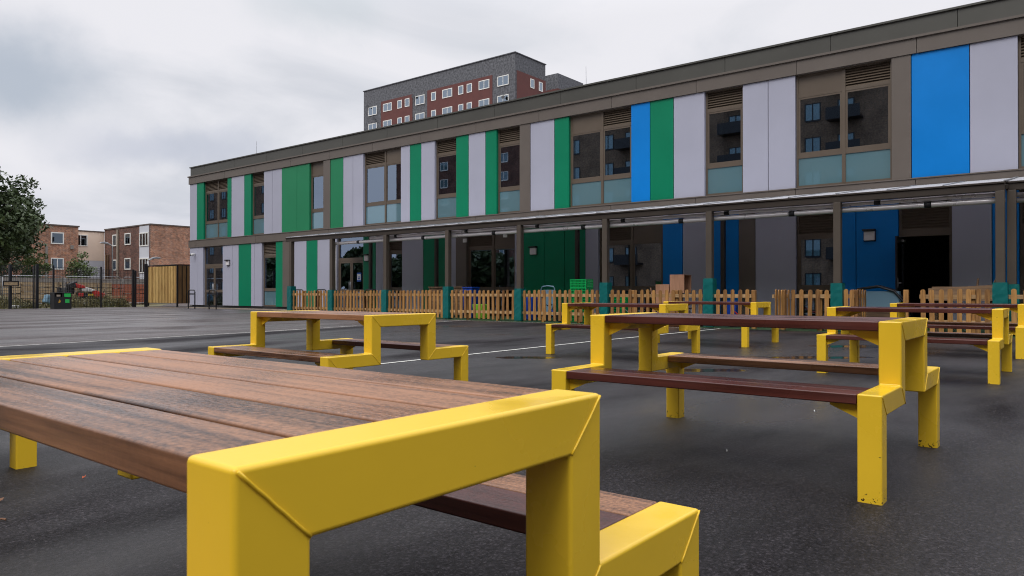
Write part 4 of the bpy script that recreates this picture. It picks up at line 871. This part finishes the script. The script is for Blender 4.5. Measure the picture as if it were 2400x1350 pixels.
stack('brick_pallet', 'low pallet of red bricks just right of the timber stacks', 'brick pallet', US(264), US(288), SV, .4, 1.42, 'brick_pallet', 3, 'pallets of red bricks')
stack('brick_pallet', 'wide pallet of red bricks left of the narrow black gate', 'brick pallet', US(289), US(316), SV, .05, 1.42, 'brick_pallet', 4, 'pallets of red bricks')
stack('brick_pallet', 'pallet of red bricks seen through the narrow black gate', 'brick pallet', US(318), US(365), SV, .05, 1.42, 'brick_pallet', 4, 'pallets of red bricks')
t = thing('stacked_pallet', 'small leaning pile of empty wooden pallets in front of the red bricks', 'pallet', (U_at(276, 50.5), 50.5, 0))
for i in range(5): MB().box(-.5+i*.06,.35+i*.05,-.1,.5,.05+i*.13,.1+i*.13).build('pallet_deck', 'pale_timber', t)
tag(MB().box(US(-90), US(440), 54.5, 54.8, 0, 1.82).build('boundary_wall', 'concrete'), 'low grey concrete wall behind the timber stacks and brick pallets', 'wall')
# red machine
u0, v0 = U_at(197, 49), 49.0; t = thing('compact_tractor', 'red and silver compact machine standing among weeds behind the left fence', 'machine', (u0, v0, 0), R(-2))
MB().prism([(-.95,1.35),(-.5,1.55),(-.45,1.3),(-.85,1.1)], 'y', -.3, .3).build('seat', 'black_plastic', t, bevel=.03)
MB().prism([(-.6,1.42),(-.1,1.28),(.0,1.1),(-.5,1.12)], 'y', -.35, .35).build('cowling', 'red_paint', t, bevel=.03)
MB().prism([(-.25,1.08),(.1,1.16),(.55,1.0),(.35,.88),(-.2,.9)], 'y', -.33, .33).build('bonnet', 'white_plastic', t, bevel=.04)
MB().prism([(.3,.95),(.6,.98),(1.15,.75),(1.2,.5),(.75,.42),(.5,.6)], 'y', -.3, .3).build('front_frame', 'red_paint', t, bevel=.03)
MB().box(-.4,.5,-.25,.25,.5,.86).build('chassis', 'black_plastic', t); MB().box(-.45,-.15,-.42,-.36,.6,.82).build('side_cover', 'red_paint', t, bevel=.02)
for x in (.1,.28): MB().box(x,x+.13,-.42,-.36,.62,.76).build('lamp', 'yellow_bit', t, bevel=.02)
MB().tube([(.75,0,.9),(.78,0,1.2),(.74,-.1,1.38)], .025, 8).tube([(1.1,0,.7),(1.15,-.05,1.05)], .03, 8).build('lever', 'black_metal', t)
for x in (-.55,.75):
    for y in (-.42,.42): MB().tube([(x,y-.09,.28),(x,y+.09,.28)], .28, 20).build('wheel', 'black_plastic', t)
t = thing('machine_attachment', 'dark blue machine attachment with tines left of the red machine', 'machine', (U_at(160, 49), 49.2, 0))
MB().box(-.5,.35,-.2,.2,.75,1.15).build('body', 'black_metal', t, bevel=.03)
for k in range(4): MB().tube([(-.45+k*.2,0,1.1),(-.45+k*.2,0,1.5)], .02, 6).build('tine', 'black_metal', t)
MB().tube([(-.3,-.3,.3),(-.3,.3,.3)], .3, 16).build('roller', 'black_plastic', t)
o = MB().obox((0,0,.45), .55, .4, .5, 0, .3, .2).build('rubble_sack', 'paleblue_plastic', None, (U_at(116, 46), 46, 0), bevel=.08); tag(o, 'pale blue sack lying in the weeds left of the litter bin', 'sack')
o = MB().obox((0,0,.1), .5, .3, .14, 0, .1, .2).build('rubble_sack', 'white_plastic', None, (U_at(36, 44.6), 44.6, 0), bevel=.04); tag(o, 'white plastic sheet at the foot of the weldmesh gate', 'sack')

# ------------------------------------------------------------------ houses
def win_on(parent, face, c, a0, a1, z0, z1, bars=1, gm='house_glass', fm='upvc', fw=.07, open_=False, curtain=True, dark='dark_gap'):
    """window on a wall; face 'v' = wall plane y=c facing -y, 'u' = wall plane x=c facing -x. coordinates local to parent"""
    ox, oy, oz = parent.location
    def B(m, p0, p1, q0, q1, d0, d1):
        if face == 'v': m.box(p0-ox, p1-ox, c-d1-oy, c-d0-oy, q0, q1)
        else: m.box(c-d1-ox, c-d0-ox, p0-oy, p1-oy, q0, q1)
    f = MB(); B(f, a0, a0+fw, z0, z1, .003, .06); B(f, a1-fw, a1, z0, z1, .003, .06); B(f, a0+fw, a1-fw, z0, z0+fw, .003, .06); B(f, a0+fw, a1-fw, z1-fw, z1, .003, .06)
    for i in range(1, bars):
        x = a0+(a1-a0)*i/bars; B(f, x-fw*.4, x+fw*.4, z0+fw, z1-fw, .003, .055)
    o = f.build('window', fm, parent)
    m = MB(); B(m, a0+fw, a1-fw, z0+fw, z1-fw, .002, .004); m.build('reveal', dark, o)
    m = MB(); B(m, a0+fw, a1-fw, z0+fw, z1-fw, .02, .026); m.build('pane', gm, o)
    if curtain:
        w_ = (a1-a0-2*fw); cw = w_*random.uniform(.15, .3)
        m = MB(); B(m, a0+fw, a0+fw+cw, z0+fw, z1-fw, .008, .012); m.build('curtain', 'curtain', o)
    return o
# house 1 (orange brick, left)
H1V = 70.3; h1 = thing('brick_house', 'orange brick flat roofed house at the left, partly behind the big tree', 'house', (20, H1V, 0))
def hp(par, mb, n, m):
    for q in mb.bm.verts: q.co.x -= par.location.x; q.co.y -= par.location.y
    return mb.build(n, m, par)
u1 = 26.6; hp(h1, MB().box(10, u1, H1V, H1V+7, 0, 6.62), 'wall', 'brick_orange'); hp(h1, MB().box(9.9, u1+.08, H1V-.08, H1V+7.1, 6.621, 6.74), 'roof_edge', 'dark_pipe')
def zpix(py, px, U=None, V=None):
    q = (px-1200)/F; Y = U/(CS+SN*q) if U is not None else V/(SN-CS*q); return CAMH+(HZ-py)*Y/F
for (a, b, ya, yb) in ((118.5, 149, 544.4, 572), (118.5, 149, 604.5, 631.8)):
    win_on(h1, 'v', H1V, U_at(a, H1V), U_at(b, H1V), zpix(yb, 134, V=H1V), zpix(ya, 134, V=H1V), bars=2 if ya > 600 else 1, fw=.09, curtain=False)
hp(h1, MB().box(U_at(164, H1V), U_at(170, H1V), H1V-.25, H1V-.001, zpix(584, 167, V=H1V), zpix(575, 167, V=H1V)), 'vent_box', 'concrete')
hp(h1, MB().box(U_at(105, H1V), U_at(110, H1V), H1V-.18, H1V-.001, 0, zpix(577, 107, V=H1V)), 'downpipe', 'concrete')
# cream link
LV_ = 71.66; hl = thing('rendered_house', 'cream and white rendered house between the two brick houses', 'house', (28, LV_, 0))
hp(hl, MB().box(u1+.01, 29.34, LV_, LV_+6, 3.75, 6.38), 'upper_wall', 'cream_render'); hp(hl, MB().box(u1+.01, 29.34, LV_+.01, LV_+6, 0, 3.749), 'lower_wall', 'white_render'); hp(hl, MB().box(u1+.01, 29.34, LV_-.06, LV_+6, 6.381, 6.48), 'roof_edge', 'dark_pipe')
win_on(hl, 'v', LV_, u1+.12, U_at(204.4, LV_), zpix(577, 195, V=LV_), zpix(550, 195, V=LV_), bars=2, fw=.08)
# house 2 (dark brick side, orange gable)
HU, HV2 = 29.35, 62.7; h2 = thing('brick_house', 'brown brick flat roofed house with white windows between the cream house and the school', 'house', (HU, HV2, 0))
vend = 71.65; vstep = 69.1
hp(h2, MB().box(HU, HU+9, HV2, vend, 0, 6.60), 'wall', 'brick_dark'); hp(h2, MB().box(HU-.06, HU+9.1, HV2-.09, vend, 6.601, 6.71), 'roof_edge', 'dark_pipe')
hp(h2, MB().box(HU+.01, HU+9, HV2-.02, HV2-.001, 0, 6.6), 'gable_wall', 'brick_orange')
def vu(px): return V_at(px, HU)
for (a, b, ya, yb, n) in ((264.5, 274, 550, 577, 1), (293, 306.6, 546.5, 574, 1), (264.5, 274, 608.7, 634, 1), (293, 306.6, 605, 632, 1)):
    win_on(h2, 'u', HU, vu(b), vu(a), zpix(yb, (a+b)/2, U=HU), zpix(ya, (a+b)/2, U=HU), bars=n, fw=.09)
hp(h2, MB().box(HU-.025, HU-.001, vu(349.5), vu(327), 0.2, zpix(529, 338, U=HU)), 'white_panel', 'white_render')
for ya, yb in ((545, 577), (605, 640)):
    a_, b_ = vu(349), vu(328); win_on(h2, 'u', HU-.025, a_, b_, zpix(yb, 338, U=HU), zpix(ya, 338, U=HU), bars=3, fw=.09)
hp(h2, MB().tube([(HU-.1, vu(278), 0), (HU-.1, vu(278), 6.5)], .11, 8), 'downpipe', 'stone_kerb')
for px in (250.5, 255.5): hp(h2, MB().tube([(HU-.1, vu(px), 0), (HU-.1, vu(px), 4.3)], .07, 8), 'downpipe', 'old_wood')
# street lamps
def lamp(px, y, v, head_dir, lab):
    u = U_at(px, v); z = zpix(y, px, V=v); t = thing('street_lamp', lab, 'street lamp', (u, v, 0), group='street lamps beyond the fence')
    MB().tube([(0,0,0),(0,0,z-.2),(head_dir*.15,0,z-.05),(head_dir*.45,0,z)], .05, 8).build('pole', 'grey_metal', t, smooth=True)
    MB().prism([(head_dir*.3,z-.03),(head_dir*.92,z+.02),(head_dir*.88,z+.10),(head_dir*.6,z+.15),(head_dir*.32,z+.09)], 'y', -.12, .12).build('lamp_head', 'grey_metal', t, bevel=.03)
lamp(263, 572, 60.0, -1, 'grey street lamp in front of the dark brick house')
lamp(345, 606, 52.0, 1, 'low street lamp beside the white window column of the brown brick house')

# ------------------------------------------------------------------ tower block
TU, TV = 78.5, 61.9
tw = thing('tower_block', 'tall grey and red tower block rising behind the school roof', 'tower block', (TU, TV, 0))
ZR = 33.8; tv1 = 93.6
hp(tw, MB().box(TU, TU+7.1, TV, tv1, 0, ZR-.001), 'wall', 'tower_grey')
vt = lambda px: V_at(px, TU)
def tower_px(x): return 830+x/4.21
for a, b in ((265, 575), (722, 1365)):
    va_, vb_ = vt(tower_px(b)), vt(tower_px(a))
    k = MB(); k.box(TU-.05, TU-.001, va_, vb_, 6, ZR-2.35); hp(tw, k, 'red_cladding', 'tower_red')
hp(tw, MB().box(TU+.35, TU+7.1, TV-.05, TV-.001, 6, ZR-2.35), 'red_cladding', 'tower_red')
hp(tw, MB().box(TU-.12, TU+7.2, TV-.12, tv1+.1, ZR, ZR+.12), 'coping', 'tower_grey')
FH = 2.72
cols_ = [(143,227,2,1),(288,373,2,0),(430,472,1,0),(503,548,1,0),(607,697,2,1),(763,810,1,0),(873,970,2,0),(1030,1080,1,0),(1115,1165,1,0),(1233,1337,2,0),(1418,1528,2,1)]
for fl_ in range(4):
    zb = ZR-4.1-FH*fl_
    for a, b, n, big in cols_:
        va_, vb_ = vt(tower_px(b)), vt(tower_px(a))
        win_on(tw, 'u', TU-.05, va_, vb_, zb-(.12 if big else 0), zb+1.28, bars=n, gm='far_glass', fw=.11, dark='interior_wall')
for fl_ in range(3):
    zb = ZR-4.1-FH*fl_
    for a, b in ((1735, 1773), (1820, 1857)):
        win_on(tw, 'v', TV-.05, U_at(tower_px(a), TV), U_at(tower_px(b), TV), zb, zb+1.3, bars=1, gm='far_glass', fw=.11, dark='interior_wall')
for px, py in ((tower_px(1490), 230), (tower_px(215), 280), (tower_px(600), 227.5), (tower_px(150), 251)):
    y = vt(px); z = zpix(py, px, U=TU)
    k = MB(); k.tube([(TU-.06, y, z), (TU-.4, y, z+.05)], .04, 6); k.tube([(TU-.4, y, z+.05), (TU-.5, y-.02, z+.08)], .06, 14, .27); hp(tw, k, 'satellite_dish', 'black_metal')
TU2, TV2 = 89.9, 62.7
t2 = thing('tower_block', 'second grey and red tower wing just right of and behind the main tower block', 'tower block', (TU2, TV2, 0))
hp(t2, MB().box(TU2, TU2+7.0, TV2, TV2+28, 0, ZR-.001), 'wall', 'tower_grey')
hp(t2, MB().box(TU2+.001, TU2+5.8, TV2-.05, TV2-.001, 6, ZR-2.3), 'red_cladding', 'tower_red'); hp(t2, MB().box(TU2-.05, TU2-.001, TV2, TV2+27, 6, ZR-2.3), 'red_cladding', 'tower_red')
for fl_ in range(2):
    zb = ZR-4.1-FH*fl_
    for a, b in ((2040, 2072), (2118, 2150)): win_on(t2, 'v', TV2-.05, U_at(tower_px(a), TV2), U_at(tower_px(b), TV2), zb, zb+1.3, gm='far_glass', fw=.11, dark='interior_wall')

# ------------------------------------------------------------------ buildings behind the camera (seen in the school's windows; one is added to block light)
def block(name, label, x0, x1, y0, y1, h, wm, frame_m, nx, nf, face, ww, wh, balc=False):
    t = thing(name, label, 'apartment block', ((x0+x1)/2, (y0+y1)/2, 0)); hp(t, MB().box(x0, x1, y0, y1, 0, h), 'wall', wm); hp(t, MB().box(x0-.2, x1+.2, y0-.2, y1+.2, h+.001, h+.4), 'roof_edge', 'concrete')
    ox, oy, _ = t.location; proto = None
    span = (y1-y0) if face == 'x' else (x1-x0)
    for f_ in range(nf):
        for i in range(nx):
            c = (i+.5)*span/nx + (.5 if i % 2 else -.3); z = 1.0+f_*(h-1)/nf
            if proto is None:
                m = MB(); m.box(-.02, .06, -ww/2, -ww/2+.1, 0, wh); m.box(-.02, .06, ww/2-.1, ww/2, 0, wh); m.box(-.02, .06, -.05, .05, 0, wh); m.box(-.02, .06, -ww/2+.1, ww/2-.1, -.08, .08); m.box(-.02, .06, -ww/2+.1, ww/2-.1, wh-.08, wh)
                proto = m.build('window', frame_m, t); g_ = MB().box(-.01, .02, -ww/2+.1, ww/2-.1, .08, wh-.08).build('pane', 'frosted_glass', proto); w_ = proto
            else:
                w_ = proto.copy(); C.objects.link(w_); w_.parent = t; g2_ = g_.copy(); C.objects.link(g2_); g2_.parent = w_
            w_.location = (x1-ox, y0+c-oy, z) if face == 'x' else (x0+c-ox, y1-oy, z)
            w_.rotation_euler = (0, 0, 0 if face == 'x' else R(90))
            if balc and i % 3 == 1 and f_ > 0 and face == 'x':
                hp(t, MB().box(x1, x1+1.3, y0+c-1.5, y0+c+1.5, z-.35, z-.15).box(x1+1.25, x1+1.3, y0+c-1.5, y0+c+1.5, z-.149, z+.8), 'balcony', 'black_metal')
block('apartment_block', 'long brown brick apartment block behind the camera, mirrored in the school windows', -44, -32, -34, 50, 24, 'brick_brown', 'black_metal', 22, 7, 'x', 1.5, 1.7, True)
block('apartment_block', 'dark tower with white windows behind the camera, mirrored in the left school windows', -62, -48, 56, 97.5, 36, 'brick_dark', 'upvc', 9, 12, 'x', 1.8, 1.4)
block('apartment_block', 'unseen brick block added to shade the right side of the yard', -20, 30, -38, -26, 15, 'brick_brown', 'upvc', 12, 4, 'y', 1.5, 1.5)  # added out of view to cut the light from the right rear

block('apartment_block', 'brown brick block far left behind the camera, mirrored in the leftmost school windows', -31, -25, 102, 150, 26, 'brick_brown', 'black_metal', 16, 8, 'x', 1.4, 1.6)
# ------------------------------------------------------------------ trees
def leaf_clump(bm, c, r, n, s, flat=.6):
    for _ in range(n):
        while True:
            p = Vector((random.uniform(-1,1), random.uniform(-1,1), random.uniform(-1,1)))
            if .15 < p.length < 1: break
        p = Vector((p.x*r, p.y*r, p.z*r*flat))+Vector(c)
        n_ = Vector((random.uniform(-1,1), random.uniform(-1,1), random.uniform(-.2,1.4))).normalized(); a = n_.orthogonal().normalized(); a.rotate(Matrix.Rotation(random.uniform(0, 6.28), 3, n_)); b = n_.cross(a)
        k = s*random.uniform(.6, 1.3)
        bm.faces.new([bm.verts.new(p+a*k), bm.verts.new(p+b*k*.55), bm.verts.new(p-a*k), bm.verts.new(p-b*k*.55)])
def tree(name, label, loc, h, trunk_r, crown, leafm, nclump, rc, leafs, ls, group, seed):
    random.seed(seed); t = thing(name, label, 'tree', loc, group=group)
    tr = MB(); top = Vector((random.uniform(-.3,.3), random.uniform(-.3,.3), h*.62)); tr.tube([(0,0,-.1),(0,0,h*.2),top*.6,top], trunk_r, 10, trunk_r*.35)
    lf = MB(); (cx, cy, cz), (rx, ry, rz) = crown
    for i in range(nclump):
        while True:
            p = Vector((random.uniform(-1,1), random.uniform(-1,1), random.uniform(-1,1)))
            if .35 < p.length < 1: break
        p = p*(.8+.2*random.random()); prof = 1-.35*max(0, p.z)
        c = Vector((cx+p.x*rx*prof, cy+p.y*ry*prof, cz+p.z*rz))
        leaf_clump(lf.bm, c, rc*random.uniform(.6,1.25), leafs, ls)
        if i % 3 == 0:
            s0 = top*random.uniform(.35,1); mid = (s0+c)/2+Vector((0,0,.15)); tr.tube([s0, mid, c], trunk_r*.3, 5, trunk_r*.06)
    tr.build('trunk', 'bark', t, smooth=True); lf.build('crown', leafm, t)
    return t
def at(px, Y): q = (px-1200)/F; return (Y*(CS+SN*q), Y*(SN-CS*q), 0)
tree('broadleaf_tree', 'big dark green tree at the left edge in front of the brick house', at(-75, 50), 10.5, .3, ((0,0,6.0),(5.0,5.0,4.5)), 'leaf_dark', 260, .9, 100, .15, 'trees beyond the left fence', 11)
tree('broadleaf_tree', 'second dark tree low behind the fence at the far left edge', at(-10, 56), 6.5, .2, ((0,0,3.2),(3.2,3.2,2.6)), 'leaf_dark', 80, .7, 80, .13, 'trees beyond the left fence', 12)
tree('young_tree', 'small loose green tree between the big tree and the orange brick house', at(80, 51), 3.9, .06, ((0,0,2.6),(1.15,1.15,1.35)), 'leaf_mid', 60, .34, 32, .085, 'trees beyond the left fence', 13)
tree('young_tree', 'small round young tree in front of the join between the orange and cream houses', at(190, 51), 4.1, .05, ((0,0,2.45),(.95,.95,1.25)), 'leaf_mid', 55, .34, 34, .085, 'trees beyond the left fence', 14)
for i, (x, y, h) in enumerate(((-27, 60, 6.5), (-26, 71, 6), (-28, 82, 7), (-26, 93, 6.2), (-27, 104, 6.8))):
    tree('broadleaf_tree', 'dark tree of the row behind the camera, mirrored in the school doors', (x, y, 0), h, .15, ((0,0,h*.55),(4.6,5.2,h*.42)), 'leaf_dark', 80, 1.7, 110, .5, 'row of trees behind the camera', 20+i)
# weeds along the fence: uncountable
random.seed(5); wd = MB()
for _ in range(2600):
    x = random.uniform(U_at(-60, 45.2), U_at(300, 45.2)); y = random.uniform(44.3, 49); dens = .5+.5*math.sin(x*1.7)*math.sin(x*.63+1)
    if random.random() > .25+.75*dens: continue
    h = random.uniform(.15, .55)*(.5+dens)*(1.25 if y > 46 else .8); a = random.uniform(0, 6.28); lx, ly = random.uniform(-.15,.15), random.uniform(-.15,.15); w_ = random.uniform(.02,.06)
    p = [(x-w_*math.cos(a), y-w_*math.sin(a), 0), (x+w_*math.cos(a), y+w_*math.sin(a), 0), (x+lx, y+ly, h)]
    wd.bm.faces.new([wd.bm.verts.new(q) for q in p])
    if random.random() < .35: leaf_clump(wd.bm, (x+lx, y+ly, h*.8), .16, 5, .06)
tag(wd.build('weeds', 'weed'), kind='stuff')

# ------------------------------------------------------------------ small litter on the tarmac
mat('leaf_red', (0.45, 0.09, 0.03), 0.6); mat('leaf_brown', (0.16, 0.07, 0.03), 0.6); mat('chip_white', (0.7, 0.7, 0.68), 0.6)
def litter(px, py, s, m, label, name='fallen_leaf', cat='leaf', shape='leaf', rz=0.4):
    u, v = G_at(px, py); b = MB()
    if shape == 'leaf':
        P = [(-s, 0, .002), (-.35*s, .4*s, .012), (.5*s, .3*s, .006), (s, 0, .014), (.4*s, -.38*s, .008), (-.4*s, -.3*s, .004)]
        top = [b.bm.verts.new(p) for p in P]; bot = [b.bm.verts.new((p[0], p[1], p[2]-.0015)) for p in P]; b.bm.faces.new(top); b.bm.faces.new(bot[::-1])
        for i in range(6): b.bm.faces.new((top[i], bot[i], bot[(i+1) % 6], top[(i+1) % 6]))
    else: b.tube([(-s, 0, .005), (0, s*.1, .007), (s, 0, .005)], .004, 6)
    o = b.build(name, m, None, (u, v, .002)); o.rotation_euler = (0, 0, rz); tag(o, label, cat)
litter(198, 1121, .011, 'leaf_red', 'tiny red leaf on the tarmac between the two yellow legs at the left')
litter(2, 1176, .018, 'leaf_brown', 'brown curled leaf on the tarmac at the left edge')
litter(6, 1221, .016, 'leaf_brown', 'thin brown twig on the tarmac at the left edge', 'twig', 'twig', 'twig', R(-51))
litter(1908, 965, .012, 'chip_white', 'small white chip on the tarmac below the bench of the large dark red table', 'paper_scrap', 'scrap')
litter(1703, 1059, .008, 'chip_white', 'tiny white chip on the dark tarmac left of the long yellow leg', 'paper_scrap', 'scrap')
